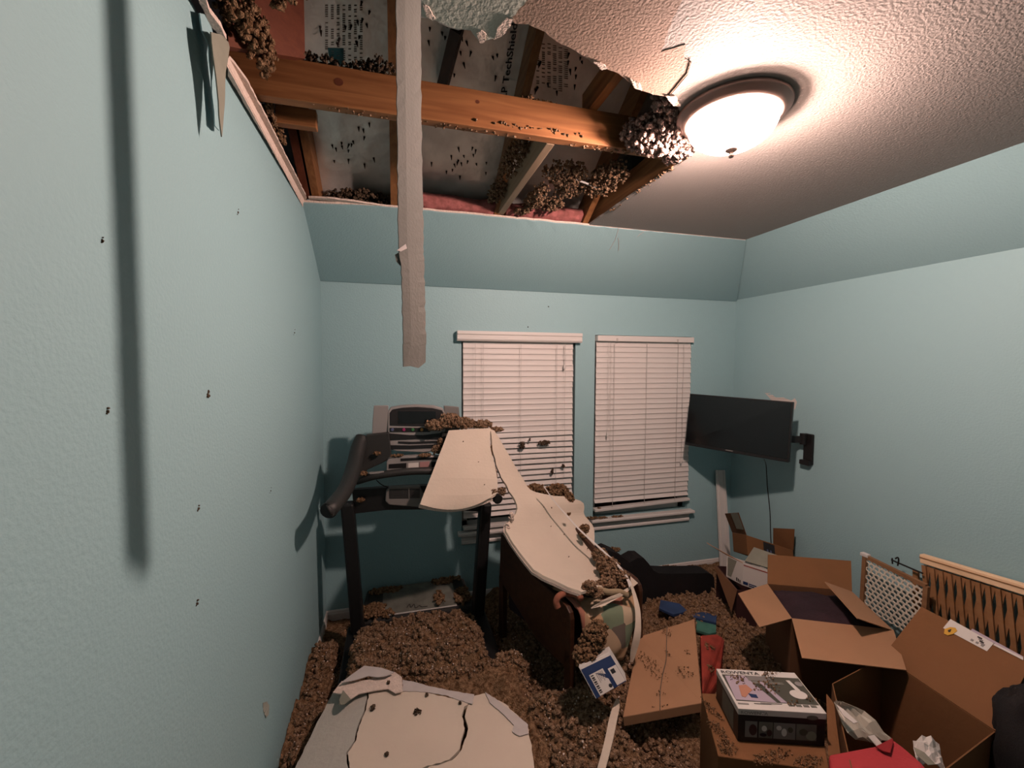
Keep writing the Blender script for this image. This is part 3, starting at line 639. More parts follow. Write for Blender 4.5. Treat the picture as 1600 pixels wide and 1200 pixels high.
# console
YC = 2.83
def cpanel(px, Y=YC, depth=.03, tilt=.0): return MB().prism([W(x, y, Y=Y+tilt*(700-y)/70) for x, y in px], (0, depth, 0))
cpanel([(584, 634), (607, 634), (606, 690), (602, 694), (581, 687), (582, 660)], YC+.02).build('console_wing', 'steel', tm, bevel=.004)
cpanel([(694, 634), (717, 636), (719, 660), (718, 686), (694, 690)], YC+.02).build('console_wing', 'greyplastic', tm, bevel=.004)
con = cpanel([(606, 644), (610, 637), (625, 634), (650, 632.5), (678, 634), (692, 638), (696, 646), (696, 704), (660, 707), (620, 705), (606, 701)], YC-.005, .06, .03).build('console', 'steel', tm, bevel=.005)
cpanel([(609, 645), (613, 640), (630, 637), (652, 636), (676, 637.5), (691, 641), (694, 648), (693, 665), (650, 666), (609, 665)], YC-.010, .02, .03).build('display_surround', 'black', con, bevel=.003)
cpanel([(622, 643), (681, 643), (681, 661), (622, 662)], YC-.013, .004, .03).build('display', 'screen', con)
cpanel([(624, 641.5), (678, 641.5), (678, 642.6), (624, 642.6)], YC-.014, .004, .03).build('display_line', 'ink', con)
cpanel([(609, 668.5), (672, 668.5), (672, 675), (609, 675)], YC-.010, .006, .03).build('key_strip', 'black', con)
for x, mm in ((613, 'bluekey'), (631, 'magenta'), (645, 'greenkey'), (659, 'orangekey')):
    c = W(x, 671.5, Y=YC-.012+.03*.4); MB().lathe((0, 0, 0), [(0, .004), (.008, .004), (.0105, 0), (.0105, -.003)], 14).build('key', mm, con).matrix_local = con.matrix_world.inverted() @ (Matrix.Translation(c) @ Matrix.Rotation(PI/2, 4, 'X'))
cpanel([(606, 677), (640, 680), (660, 680), (696, 676), (696, 687), (650, 686), (606, 688)], YC-.012, .03, .03).build('tray', 'black', con, bevel=.002)
for a in ([(622, 689.5), (645, 690.5), (684, 688.5), (684, 692.5), (640, 694), (622, 693)], [(609, 695.5), (640, 696), (690, 694), (690, 699.5), (640, 702), (609, 702)]):
    cpanel(a, YC-.008, .006, .03).build('key_row', 'black', con)
low = cpanel([(604, 722), (607, 717), (630, 713.5), (660, 712), (694, 713), (698, 731), (660, 733), (625, 734), (604, 735)], 2.750, .05).build('control_bar', 'steel', tm, bevel=.004)
for a, mm in (([(626, 716.5), (660, 715), (690, 715), (690, 718), (660, 718.5), (626, 720.5)], 'black'), ([(607.5, 725.5), (635, 723.5), (635, 731), (607.5, 732)], 'black'), ([(638, 724), (654, 723), (654, 730), (638, 731)], 'paper'),
              ([(656, 722), (671, 721), (671, 729.5), (656, 730)], 'pinkkey'), ([(674, 722), (690, 721), (690, 729), (674, 730)], 'black')):
    cpanel(a, 2.747, .006).build('key_label', mm, low)
MB().tube(smoothed([W(549, 753, Y=2.760), W(560, 751, Y=2.710), W(585, 744, Y=2.670), (W(625, 738, Y=2.660)), W(660, 736, Y=2.660), W(700, 738, Y=2.670), W(738, 746, Y=2.730), W(752, 752, Y=2.770)], 6), .022, 12).build('crossbar', 'darkgrey', tm, smooth=True)
cpanel([(576, 738), (600, 736), (600, 739), (578, 741)], 2.650, .006).build('grip_sensor', 'steel', tm)
cpanel([(550, 766), (605, 762), (690, 758), (750, 762), (752, 800), (690, 796), (605, 797), (553, 803)], 2.780, .05).build('lower_crossbeam', 'black', tm, bevel=.008)
fan = cpanel([(603, 768), (608, 762), (656, 760), (662, 772), (662, 788), (656, 793), (608, 789), (602, 783)], 2.750, .04).build('fan_housing', 'greyplastic', tm, bevel=.006)
for k in range(7):
    yy = 764.5+k*2.2; cpanel([(608, yy), (656, yy-.6), (656, yy+.5), (608, yy+1.1)], 2.747, .005).build('vent_slot', 'black', fan)
cpanel([(638.5, 762), (639.6, 762), (639.6, 779), (638.5, 779)], 2.745, .004).build('vent_rib', 'greyplastic', fan)
MB().tube(smoothed([W(588, 750, Y=2.730), W(596, 757, Y=2.740), (W(607, 762, Y=2.750))], 5), .003, 5).build('wire', 'black', tm)
heap('insulation', 'insulation heaped on the treadmill display and over the top of the board', [(*W(680, 664, Y=2.77), .065, .04, .035), (*W(702, 657, Y=2.77), .075, .04, .045), (*W(725, 661, Y=2.77), .07, .04, .035), (*W(752, 663, Y=2.77), .075, .035, .025), (*W(775, 671, Y=2.80), .05, .02, .016)], 'insul_l', 330, (.012, .026))
heap('insulation', 'insulation on the treadmill keys beside the leaning board', [(*W(683, 702, Y=2.770), .035, .025, .03), (*W(664, 711, Y=2.750), .045, .025, .012), (*W(688, 690, Y=2.780), .02, .02, .025)], 'insul_l', 90, (.007, .016))
heap('insulation', 'small tuft of insulation on the dark cover left of the display', [(*W(589, 708, Y=2.770), .024, .012, .012)], 'insul', 16, (.008, .015))
heap('insulation', 'tuft of insulation between display and control bar', [(*W(620, 712, Y=2.750), .045, .012, .008)], 'insul', 22, (.007, .014))
heap('insulation', 'tuft of insulation on the left end of the treadmill crossbar', [(*W(567, 740, Y=2.670), .026, .014, .012)], 'insul', 18, (.008, .016))
heap('insulation', 'tuft of insulation on the lower treadmill beam', [(*W(563, 781, Y=2.760), .026, .014, .012)], 'insul', 18, (.008, .016))

heap('insulation', 'insulation drifted over the left half of the treadmill hood', [(-.16, 2.93, .225, .09, .09, .022), (-.08, 3.12, .25, .12, .04, .012), (-.08, 2.89, .21, .07, .03, .02)], 'insul', 90)
heap('insulation', 'insulation along the right back edge of the treadmill hood', [(.35, 3.13, .262, .12, .04, .015), (.28, 2.95, .238, .04, .10, .004), (.44, 2.95, .23, .06, .12, .015)], 'insul', 60)

# ================================================================ FALLEN DRYWALL
def sheet(rows, th, nu=14, nv=5, rag=0):
    """rows: (left px, left py, left Y, right px, right py, right Y[, bulge])"""
    L = smoothed([W(r[0], r[1], Y=r[2]) for r in rows], nv); R = smoothed([W(r[3], r[4], Y=r[5]) for r in rows], nv)
    Bz = [r[6] if len(r) > 6 else 0 for r in rows]; out = []
    for i, (a, b) in enumerate(zip(L, R)):
        t = i/nv; k = min(int(t), len(Bz)-2); bz = Bz[k] + (Bz[k+1]-Bz[k])*(t-k)
        row = [a.lerp(b, j/nu) + V((0, -.3, 1))*bz*math.sin(PI*j/nu) for j in range(nu+1)]
        if rag:
            row[0] += V((random.uniform(-rag, rag), 0, random.uniform(-rag, rag))); row[-1] += V((random.uniform(-rag, rag), 0, random.uniform(-rag, rag)))
        out.append(row)
    return out
d1 = thing('drywall_slab', 'cream drywall piece leaning over the treadmill console, left of the long crack', 'drywall', W(715, 740, Y=2.2))
g1 = sheet([(701, 674, 2.76, 766, 670, 2.76, 0), (692, 697, 2.70, 765, 697, 2.70, 0), (682, 722, 2.64, 772, 728, 2.64, .004), (672, 748, 2.58, 776, 750, 2.58, .004), (662, 772, 2.52, 776, 771, 2.53, -.012), (655, 789, 2.48, 770, 778, 2.51, -.050)], .013, 16, 5)
MB().grid(g1, .014).build('board', 'card_cream', d1)
for r in [g1[-1]]:
    b_ = MB()
    for j in range(len(r)-1): b_.beam(r[j]+V((0, .012, -.009)), r[j+1]+V((0, .012, -.009)), .012, .020)
    b_.build('broken_edge', 'gyp', d1)
MB().prism([g1[-3][16]+V((.0, -.004, .004)), g1[-8][15]+V((0, -.004, .004)), g1[-1][9]+V((0, -.004, .006)), g1[-1][14]+V((0, -.004, .006))], (0, .003, -.001)).build('shade_patch', 'tape_grey', d1)  # grey triangle painting the shade at the board's lower right
d2 = thing('drywall_slab', 'big curved drywall sheet draped from the treadmill down over the chair', 'drywall', W(860, 850, Y=2.3))
g2 = sheet([(765, 671, 2.77, 772, 673, 2.77, 0), (768, 703, 2.72, 794, 712, 2.74, 0), (779, 740, 2.67, 815, 748, 2.71, 0), (794, 768, 2.62, 835, 770, 2.68, 0), (806, 790, 2.56, 905, 783, 2.76, -.004), (803, 806, 2.50, 911, 805, 2.74, -.01),
            (788, 826, 2.40, 926, 826, 2.68, -.02), (805, 858, 2.29, 928, 856, 2.52, -.025), (833, 893, 2.13, 934, 892, 2.32, -.02), (870, 913, 2.02, 938, 912, 2.17, -.008), (908, 929, 1.93, 940, 920, 2.06, 0)], .013, 22, 5, .002)
MB().grid(g2, .013).build('board', 'card_cream', d2)
b_ = MB()
for i in range(24, len(g2)-1): b_.beam(g2[i][0]+V((0, .004, -.008)), g2[i+1][0]+V((0, .004, -.008)), .010, .014)
b_.build('broken_edge', 'gyp', d2)
heap('insulation', 'gypsum rubble and insulation in the crack between the two leaning boards', [(*W(774, 742, Y=2.63), .01, .01, .05), (*W(784, 768, Y=2.57), .03, .015, .03), (*W(772, 769, Y=2.53), .022, .015, .022), (*W(768, 705, Y=2.71), .006, .008, .045)], 'insul_l', 70, (.006, .014))
heap('insulation', 'torn dark debris in the notch of the draped sheet', [(*W(799, 808, Y=2.44), .018, .012, .03), (*W(793, 824, Y=2.40), .012, .012, .03)], 'gyp', 26, (.006, .016))

# slab pieces lying on the treadmill deck in front
ZS = .338
def flat(name, label, px, z, m, th=.014, rag=.003, extra=()):
    pts = [W(x, y, Z=z(x, y) if callable(z) else z) for x, y in px] + [V(e) for e in extra]
    return tag(MB().prism(jag(pts, .015, rag, True), (0, 0, -th)).build(name, m), label, 'drywall')
crackL = [(575, 1090), (571, 1109), (565, 1122), (560, 1135), (557, 1146), (555.5, 1157), (542.5, 1176), (545, 1198), (552, 1215)]
crackR = [(737, 1088), (734, 1098), (728, 1104), (724, 1118), (729, 1138), (724, 1155), (720, 1170), (713, 1178), (704, 1187), (690, 1192), (670, 1196), (655, 1205), (640, 1240)]
pa_pl = (W(575, 1090, Z=ZS-.004), W(545, 1200, Z=ZS-.004), W(461, 1200, Z=ZS-.05))
pA = tag(MB().prism(jag([WP(x, y, *pa_pl) for x, y in [(519, 1084), (545, 1074), (573, 1078)] + [(x-1.6, y) for x, y in crackL] + [(548, 1330), (400, 1330), (461, 1200), (490, 1140)]], .02, .002, True), (0, 0, -.014)).build('drywall_slab', 'grey_paper'), 'greyish textured drywall piece sloping off the left side of the big broken slab', 'drywall')
pB = flat('drywall_slab', 'middle cream piece of the broken slab in the foreground, between the two cracks', [(576, 1078), (590, 1078), (606, 1076), (615, 1078), (629, 1078), (650, 1080), (670, 1083), (700, 1090), (727, 1096), (734, 1096)] + [(x-2.4+random.uniform(-.8,.8), y) for x, y in crackR[2:]] + [(640, 1330), (556, 1330)] + [(x+1, y) for x, y in reversed(crackL)], ZS, 'card_cream')
pC = flat('drywall_slab', 'cream piece of the broken foreground slab right of the winding crack', [(738, 1088), (759, 1083), (790, 1100), (824, 1134), (826, 1146), (831, 1165), (834, 1190), (836, 1230), (836, 1330), (652, 1330)] + [(x+2.2+random.uniform(-.8,.8), y+1) for x, y in reversed(crackR[2:])], ZS-.004, 'card_cream')
def strip(parent, px, z, m, name='torn_tape', rag=.002): 
    return MB().prism(jag([W(x, y, Z=z) for x, y in px], .012, rag, True), (0, 0, -.002)).build(name, m, parent)
strip(pB, [(629, 1062), (650, 1066), (670, 1072), (705, 1079), (741, 1085), (738, 1100), (712, 1092), (700, 1087), (670, 1082), (645, 1080), (629, 1080)], ZS+.003, 'tape_grey')
strip(pC, [(758, 1081), (775, 1092), (800, 1112), (825, 1132), (826, 1146), (812, 1150), (800, 1143), (803, 1133), (786, 1115), (765, 1098)], ZS+.001, 'tape_grey')
pp = thing('torn_paper', 'crumpled torn paper curling up at the back corner of the foreground slab', 'torn paper', W(580, 1060, Z=ZS+.02))
MB().prism([W(*p, Z=ZS+.016) for p in [(520, 1082), (534, 1064), (548, 1066), (575, 1062), (600, 1052), (617, 1050), (628, 1058), (629, 1080), (618, 1083), (606, 1076), (590, 1078), (560, 1084), (548, 1092), (530, 1100), (540, 1085)]], (0, 0, -.004)).build('pink_sheet', 'gyp', pp)
MB().prism([W(*p, Z=ZS+.035) for p in [(532, 1067), (552, 1052), (569, 1040), (595, 1043), (616, 1050), (604, 1056), (590, 1058), (575, 1056), (556, 1062)]], (0, 0, -.003)).build('grey_sheet', 'tape_grey', pp)
MB().prism([W(*p, Z=ZS+.022) for p in [(536, 1078), (548, 1092), (538, 1100), (532, 1101), (530, 1094)]], (0, 0, -.003)).build('green_scrap', 'greengrey', pp)
for (x, y, s, lab) in ((582, 1105, .014, 'by the left crack'), (652, 1112, .018, 'in the middle'), (667, 1085, .008, 'under the grey tape'), (604, 1178, .007, 'near the frame edge'), (719, 1098, .006, 'beside the winding crack'), (607, 1066, .007, 'on the torn paper')):
    heap('insulation', 'crumb of insulation on the foreground slab ' + lab, [(*W(x, y, Z=ZS+.006 if y > 1070 else ZS+.022), s, s*1.3, .004)], 'insul_d', 12, (.003, .008))
heap('insulation', 'specks of insulation dusted over the leaning and draped boards', [(*W(x, y, Y=Yv), .003, .003, .003) for x, y, Yv in ((724, 690, 2.70), (757, 757, 2.535), (748, 722, 2.62), (850, 792, 2.5), (862, 793, 2.53), (861, 822, 2.42), (889, 870, 2.28), (882, 835, 2.42), (918, 857, 2.46))], 'insul_d', 27, (.002, .004), fine=False)

# ================================================================ CHAIR WITH QUILT
FL = V((.83, 1.935, 0)); A_ = V((.955, .297, 0)); B_ = V((-.297, .955, 0)); CWD = .53
def ch(a, b, z): return FL + A_*a + B_*b + V((0, 0, z))
chair = thing('armchair', 'dark wooden armchair with solid sides, buried under the draped drywall sheet', 'chair', FL)
prof = [(0, .40), (0, .59), (.010, .62), (.035, .642), (.09, .655), (.30, .67), (.62, .79), (.68, .80), (.70, .50), (.30, .33), (.05, .32)]
for a in (0, CWD-.028):
    MB().prism([ch(a, b, z) for b, z in prof], A_*.028).build('side_panel', 'darkwood', chair, bevel=.006)
    MB().hexa([ch(a, .0, 0), ch(a+.035, .0, 0), ch(a+.035, .05, 0), ch(a, .05, 0), ch(a, .0, .42), ch(a+.035, .0, .42), ch(a+.035, .05, .42), ch(a, .05, .42)]).build('leg', 'darkwood', chair, bevel=.004)
    MB().hexa([ch(a, .66, 0), ch(a+.035, .66, 0), ch(a+.035, .71, 0), ch(a, .71, 0), ch(a, .65, .52), ch(a+.035, .65, .52), ch(a+.035, .70, .52), ch(a, .70, .52)]).build('leg', 'darkwood', chair, bevel=.004)
MB().hexa([ch(.028, .03, .36), ch(CWD-.03, .03, .36), ch(CWD-.03, .64, .32), ch(.028, .64, .32), ch(.028, .03, .47), ch(CWD-.03, .03, .47), ch(CWD-.03, .64, .43), ch(.028, .64, .43)]).build('seat', 'plum', chair, bevel=.02)
MB().hexa([ch(.028, .60, .42), ch(CWD-.03, .60, .42), ch(CWD-.03, .68, .42), ch(.028, .68, .42), ch(.028, .63, .80), ch(CWD-.03, .63, .80), ch(CWD-.03, .69, .80), ch(.028, .69, .80)]).build('backrest', 'plum', chair, bevel=.02)
rows = []
for i in range(30):
    t = i/29
    b, z = (.42-.46*t/.6, .56+.03*math.sin(t*5)) if t < .6 else (-.04-.03*math.sin((t-.6)*5), .565-.30*(t-.6)/.4)
    r_ = []
    for j in range(25):
        s = j/24; wob = float(vnoise(np.array(s*5), np.array(t*5), np.array(.3), 8))-.5
        a = .035+(.43-.19*max(0, t-.55)/.45)*s
        r_.append(ch(a, b + wob*.05*(t > .55), z + wob*.07 + .05*math.exp(-((s-.03)/.10)**2) + (.10*s if t > .6 else 0)*(t-.6)/.4))
    rows.append(r_)
tag(MB().grid(rows, .012).build('patchwork_quilt', 'quilt', smooth=True), 'patchwork quilt bunched on the chair seat and hanging over its front', 'quilt')
tag(MB().tube(smoothed([W(872, 950, Y=1.96), W(869, 940, Y=1.97), W(874, 931, Y=1.98), W(886, 927, Y=2.0), W(900, 929, Y=1.97), W(908, 935, Y=1.93)], 6), [.016]*31, 10).build('towel', mat('rust_towel', (.36, .13, .08), .95, var=.3, vscale=25, bump=.3), smooth=True), 'rolled rust-red cloth at the left corner of the quilt', 'cloth')
tag(MB().tube(smoothed([W(935, 921, Y=2.0), W(950, 925, Y=2.0), W(968, 925, Y=2.02), (W(980, 931, Y=2.02))], 6), .016, 10).build('towel', mat('tan_towel', (.42, .32, .2), .95, var=.2, vscale=25), smooth=True), 'folded tan cloth roll under the insulation on the chair', 'cloth')
tag(MB().prism([W(924, 951, Y=1.93), W(945, 946, Y=1.95), W(972, 931, Y=2.0), W(997, 911, Y=2.07), W(985, 900, Y=2.09), W(986, 917, Y=2.06), W(968, 927, Y=2.0), W(940, 940, Y=1.95)], (.004, .014, -.004)).build('drywall_strip', 'card_cream'), 'narrow pale drywall sliver along the front of the chair', 'drywall')
heap('insulation', 'big brown insulation heap on the chair beside the draped sheet', [(*W(950, 885, Y=2.22), .07, .07, .05), (*W(970, 905, Y=2.12), .06, .05, .05), (*W(945, 915, Y=2.1), .06, .05, .04), (*W(938, 868, Y=2.34), .05, .05, .04), (*W(955, 905, Y=2.15), .06, .05, .05)], 'insul_l', 230, (.012, .028))
heap('insulation', 'round insulation clump at the lowest tip of the draped sheet', [(*W(921, 918, Y=1.98), .04, .03, .035), (*W(934, 928, Y=1.97), .03, .03, .02)], 'insul_l', 70, (.010, .022))
heap('insulation', 'insulation clump on the draped sheet near its right corner', [(*W(913, 826, Y=2.52), .035, .03, .03), (*W(911, 836, Y=2.48), .022, .02, .015), (*W(889, 803, Y=2.55), .012, .01, .006)], 'insul', 60, (.008, .018))
heap('insulation', 'dark insulation roll behind the top edge of the draped sheet', [(*W(868, 768, Y=2.78), .10, .03, .05), (*W(835, 763, Y=2.75), .06, .03, .03), (*W(889, 778, Y=2.74), .04, .03, .04)], 'insul', 150, (.012, .028))
heap('insulation', 'insulation spilled down the front of the chair onto the blue carton', [(*W(925, 1000, Y=1.80), .07, .05, .06), (*W(915, 1025, Y=1.76), .06, .05, .05), (*W(935, 985, Y=1.86), .05, .04, .05)], 'insul', 170, (.012, .026))

# long pale corner bead sprung out of the ceiling
bead = thing('corner_bead', 'thin bowed white bead arching from the draped sheet down past the chair', 'trim strip', W(960, 870, Y=2.2))
bp_ = [(849, 759, 2.56, .6), (866, 783, 2.54, .9), (885, 805, 2.50, 1.0), (906, 828, 2.42, 1.2), (928, 848, 2.34, 1.3), (950, 868, 2.25, 1.4), (968, 886, 2.16, 1.6), (980, 903, 2.08, 2), (986, 917, 2.03, 3.2)]
rows = [(W(x-wd*.7, y+wd*.7, Y=Yv), W(x+wd*.7, y-wd*.7, Y=Yv)) for x, y, Yv, wd in bp_]
MB().grid(ribbon(rows, 0, 5), .006).build('upper_strip', 'white', bead)
rows = [(W(x-wd, y, Y=Yv), W(x+wd, y, Y=Yv-.01)) for x, y, Yv, wd in ((987, 915, 2.03, 2), (992, 932, 1.99, 3), (996, 952, 1.95, 4), (997, 972, 1.92, 4.5), (995, 995, 1.90, 5.5), (990, 1016, 1.90, 5), (987, 1034, 1.90, 2.5))]
MB().grid(ribbon(rows, 0, 5), .004).build('hanging_strip', 'card_cream', bead)
rows = [(W(x-wd, y, Z=z), W(x+wd, y+2, Z=z+.01)) for x, y, z, wd in ((966, 1092, .33, 2), (963, 1105, .33, 5), (958, 1125, .335, 6), (953, 1150, .335, 6), (947, 1175, .34, 6), (939, 1205, .34, 6), (930, 1240, .34, 6))]
tag(MB().grid(ribbon(rows, 0, 5), .004).build('drywall_tape', 'card_cream'), 'short pale tape strip lying on the insulation in front of the flat carton', 'tape strip')

# ================================================================ BLUE CARTON
cq = [W(904, 1042, Y=1.70), W(952, 1019, Y=1.73), W(979, 1064, Y=1.66), W(931, 1092, Y=1.63)]
dv = (W(951, 1004, Y=1.86) - cq[1])*.6
cb = tag(MB().hexa(cq + [p+dv for p in cq]).build('tissue_carton', 'paper', bevel=.002), 'blue and white printed carton tipped in the insulation below the chair', 'carton')
decal(cq, rect(.02, .10, .98, 1)).build('blue_panel', 'navy', cb)
decal(cq, rect(.14, .34, .58, .99), .002).build('label', 'paper', cb)
decal(cq, rect(.70, .42, .97, .97), .002).build('label', 'paper', cb)
for k in range(9): decal(cq, rect(.17, .38+k*.065, .25, .38+k*.065+(.045 if k % 2 else .03)), .003).build('barcode_bar', 'ink', cb)
for k in range(5): decal(cq, rect(.33+k*.045, .38, .343+k*.045, .68-.04*(k % 3)), .003).build('print_line', 'inkgrey', cb)
decal(cq, ell(.53, .88, .05, .06), .003).build('round_mark', 'ink', cb)
decal(cq, rect(.74, .48, .86, .62), .003).build('print_block', 'ink', cb)

# ================================================================ FLAT CLOSED CARTON IN FRONT OF THE CHAIR
fq = [V((1.325, 2.11, .315)), V((1.693, 2.11, .36)), V((1.356, 1.622, .30)), V((.96, 1.645, .30))]
fq = [WP(998, 995, *fq[:1], fq[1], fq[3]), WP(1085, 967, fq[0], fq[1], fq[3]), WP(1097, 1098, fq[0], fq[2], fq[3]), WP(973, 1120, fq[0], fq[2], fq[3])]
fl_n = (fq[1]-fq[0]).cross(fq[3]-fq[0]).normalized(); fl_n = fl_n if fl_n.z > 0 else -fl_n
fc = thing('flat_carton', 'flat tan cardboard carton with a split seam, lying before the chair', 'box', fq[3])
hx = MB().hexa(fq + [p - fl_n*.045 for p in fq]); fb = hx.build('body', 'cardlight', fc, bevel=.003)
seam = smoothed([bil(fq, u, v, .001) for u, v in ((.50, .0), (.505, .25), (.51, .45), (.47, .62), (.45, .80), (.46, 1.0))], 5)
MB().tube(seam, .0022, 5).build('seam', 'crack', fc)
heap('insulation', 'crumbs of insulation along the seam of the flat carton', [(*bil(fq, .50, .08, .006), .035, .045, .006), (*bil(fq, .51, .35, .002), .012, .07, .002), (*bil(fq, .84, .42, .002), .022, .03, .002), (*bil(fq, .45, .83, .002), .03, .02, .002), (*bil(fq, .46, .96, .002), .05, .008, .002), (*bil(fq, .8, .65, .001), .06, .05, .001), (*bil(fq, .3, .5, .001), .05, .12, .001)], 'insul', 42, (.003, .008))
rq = [W(1094, 992, Z=.30), W(1120, 990, Z=.28), W(1132, 997, Z=.26), W(1124, 1060, Z=.24), W(1103, 1090, Z=.24), W(1097, 1080, Z=.28)]
tag(MB().prism(rq, (0, 0, -.16)).build('red_bag', 'redbox', bevel=.01), 'red bag with insulation crumbs, squeezed behind the flat carton', 'bag')
heap('insulation', 'insulation crumbs on the red bag', [(*W(1108, 1010, Z=.29), .025, .04, .003), (*W(1112, 1045, Z=.28), .02, .03, .003)], 'insul', 28, (.003, .008), fine=False)
def book(name, label, px, z, m, th=.018):
    o = tag(MB().prism([W(x, y, Z=z) for x, y in px], (0, 0, -th)).build(name, m, bevel=.002), label, 'book')
    return o
book('blue_booklet', 'dark blue booklet lying flat near the guitar case', [(1032, 937), (1062, 943), (1075, 955), (1052, 960), (1030, 950)], .225, 'blue')
book('blue_booklet', 'dark blue booklet on top of the green one, closer to the open box', [(1074, 961), (1096, 956), (1120, 960), (1119, 973), (1098, 968)], .225, 'blue')
book('green_booklet', 'green booklet just behind the flat carton', [(1088, 966), (1119, 973), (1119, 988), (1108, 990), (1088, 984)], .21, 'green')

# ================================================================ GUITAR CASE
gc = thing('guitar_case', 'black guitar case lying on its side below the second window', 'case', (1.9, 2.8, 0))
go = [(930, 950), (930, 880), (940, 864), (952, 860), (968, 867), (984, 879), (996, 872), (1006, 872), (1014, 881), (1021, 891), (1029, 896), (1050, 896.5), (1080, 896), (1106, 895.5), (1113, 898), (1116, 903), (1117, 926), (1115, 932), (1105, 934), (1060, 938), (1020, 940), (1005, 945), (998, 950)]
MB().prism([W(x, y, Y=2.74) for x, y in go], (0, .13, 0)).build('shell', 'blackmat', gc, bevel=.018, seg=3)
heap('insulation', 'insulation clump on the bend of the guitar case', [(*W(991, 875, Y=2.80), .05, .04, .02)], 'insul', 40, (.012, .024))
heap('insulation', 'insulation along the baseboard behind the guitar case neck', [(*W(1045, 890, Y=2.98), .10, .06, .02), (*W(1085, 889, Y=2.98), .10, .06, .018), (*W(958, 860, Y=2.85), .06, .03, .02)], 'insul', 110, (.010, .024))
heap('insulation', 'insulation on the left end of the clear window sill', [(1.53, YB-.035, .597, .07, .02, .012), (1.64, YB-.03, .590, .05, .02, .006), (1.78, YB-.03, .587, .06, .02, .003), (1.62, YB-.02, .668, .02, .01, .004)], 'insul', 55, (.006, .016))
heap('insulation', 'clumps of insulation caught in the bent slats of the left blind', [(*W(816, 696, Y=YB-.05), .025, .008, .035), (*W(850, 692, Y=YB-.05), .05, .008, .022), (*W(863, 737, Y=YB-.045), .012, .006, .03), (*W(828, 687, Y=YB-.045), .008, .005, .01), (*W(880, 728, Y=YB-.045), .018, .005, .012)], 'insul_d', 60, (.006, .016))

# ================================================================ TELEVISION
tl, tr, bl, br = W(1078, 615, Y=3.03), W(1239, 628, Y=2.395), W(1070, 695, Y=3.03), W(1232, 723, Y=2.395)
nrm = (tr-tl).cross(bl-tl).normalized(); nrm = nrm if nrm.dot(EYE-tl) > 0 else -nrm
tv = thing('television', 'black flat-screen television turned out from the right wall, switched off', 'television', (tl+br)/2)
q = [tl, tr, br, bl]
cab = MB().hexa(q + [p-nrm*.045 for p in q]).build('housing', 'black', tv, bevel=.004)
decal(q, rect(.012, .02, .988, .945), .002, .002).build('screen', 'screen', tv)
decal(q, rect(.43, .958, .50, .972), .0015).build('maker_plate', 'inkgrey', tv)
cen = (tl+br)/2 - nrm*.05
MB().hexa([bil(q, u, v, -.046) for u, v in rect(.25, .2, .75, .85)] + [bil(q, u, v, -.085) for u, v in rect(.3, .25, .7, .8)]).build('rear_bulge', 'black', tv)
mt = thing('tv_wall_mount', 'black swivel bracket on the right wall behind the television', 'bracket', (XR, 2.48, 1.3))
p1 = W(1258, 688, X=XR-.03); rr = bil(q, .6, .52, -.10)
MB().span((XR-.022, 2.43, p1.z-.175), (XR-.001, 2.505, p1.z+.05)).build('wall_plate', 'black', mt, bevel=.008)
MB().span((XR-.05, 2.432, p1.z-.18), (XR-.02, 2.51, p1.z-.145)).build('plate_foot', 'black', mt, bevel=.005)
MB().tube([(XR-.04, 2.49, p1.z-.03), (XR-.04, 2.49, p1.z+.05)], .022, 14).build('hinge', 'black', mt)
el = V((XR-.20, 2.56, p1.z+.005)); MB().beam((XR-.04, 2.49, p1.z+.005), el, .02, .05).build('arm', 'black', mt, bevel=.004)
MB().beam(el, rr, .02, .05).build('arm', 'black', mt, bevel=.004)
MB().beam(bil(q, .6, .52, -.10), bil(q, .6, .52, -.086), .2, .2).build('screen_plate', 'black', mt)
tag(MB().tube(smoothed([W(1194, 718, Y=2.58), W(1197, 728, X=XR-.12), W(1199, 760, X=XR-.02), W(1203, 800, X=XR-.012), W(1204, 835, X=XR-.012), W(1205, 850, X=XR-.02)], 6), .0035, 6).build('power_cord', 'black'), 'thin dark cord hanging from the television along the right wall', 'cord')
# old filler on the wall and specks stuck on the walls
MB().prism(jag([W(*p, X=XR-.0015) for p in [(1195, 614), (1203, 614), (1212, 621), (1224, 621), (1236, 626), (1242, 622), (1245, 628), (1242, 640), (1236, 636), (1215, 630), (1204, 624)]], .02, .004, True), (.001, 0, 0)).build('filler_patch', 'plaster', wr)
for x, y, s in ((325, 617, .012), (310, 795, .007), (308, 943, .008), (168, 643, .006), (372, 332, .006), (423, 767, .005), (460, 520, .006), (160, 376, .005)):
    o = clumps([W(x, y, X=XL+.001), W(x+.8, y-5, X=XL+.001), W(x-1, y+3, X=XL+.001)], [s*.45, s*.3, s*.25]).build('stuck_fleck', 'insul_d', wl); o['kind'] = 'stuff'
for x, y in ((857, 479), (825, 511)):
    o = clumps([W(x, y, Y=YB-.002)], [.004]).build('stuck_fleck', 'insul_d', wb); o['kind'] = 'stuff'
MB().prism(jag([W(*p, X=XL+.0015) for p in [(411, 1098), (417, 1096), (421, 1102), (420, 1116), (416, 1122), (412, 1112)]], .01, .002, True), (-.001, 0, 0)).build('scuff', 'plasterdim', wl)

# loose white trim board standing in the corner
t_ = MB(); a, b = W(1119.5, 735, Y=3.195), W(1133, 735, Y=3.195); c, d = W(1126.5, 895, Y=3.10), W(1143, 893, Y=3.10)
k = (c.z-0)/(a.z-c.z); c = c+(c-a)*k; d = d+(d-b)*((d.z-0)/(b.z-d.z))
t_.hexa([a, b, d, c] + [p+V((0, .014, 0)) for p in (a, b, d, c)])
for f in (.22, .80):
    t_.beam(a.lerp(b, f)+V((0, -.003, 0)), c.lerp(d, f)+V((0, -.003, 0)), .012, .008, up=(0, 1, 0))
tag(t_.build('trim_board', 'white'), 'white moulded trim board standing upright in the far right corner', 'trim board')

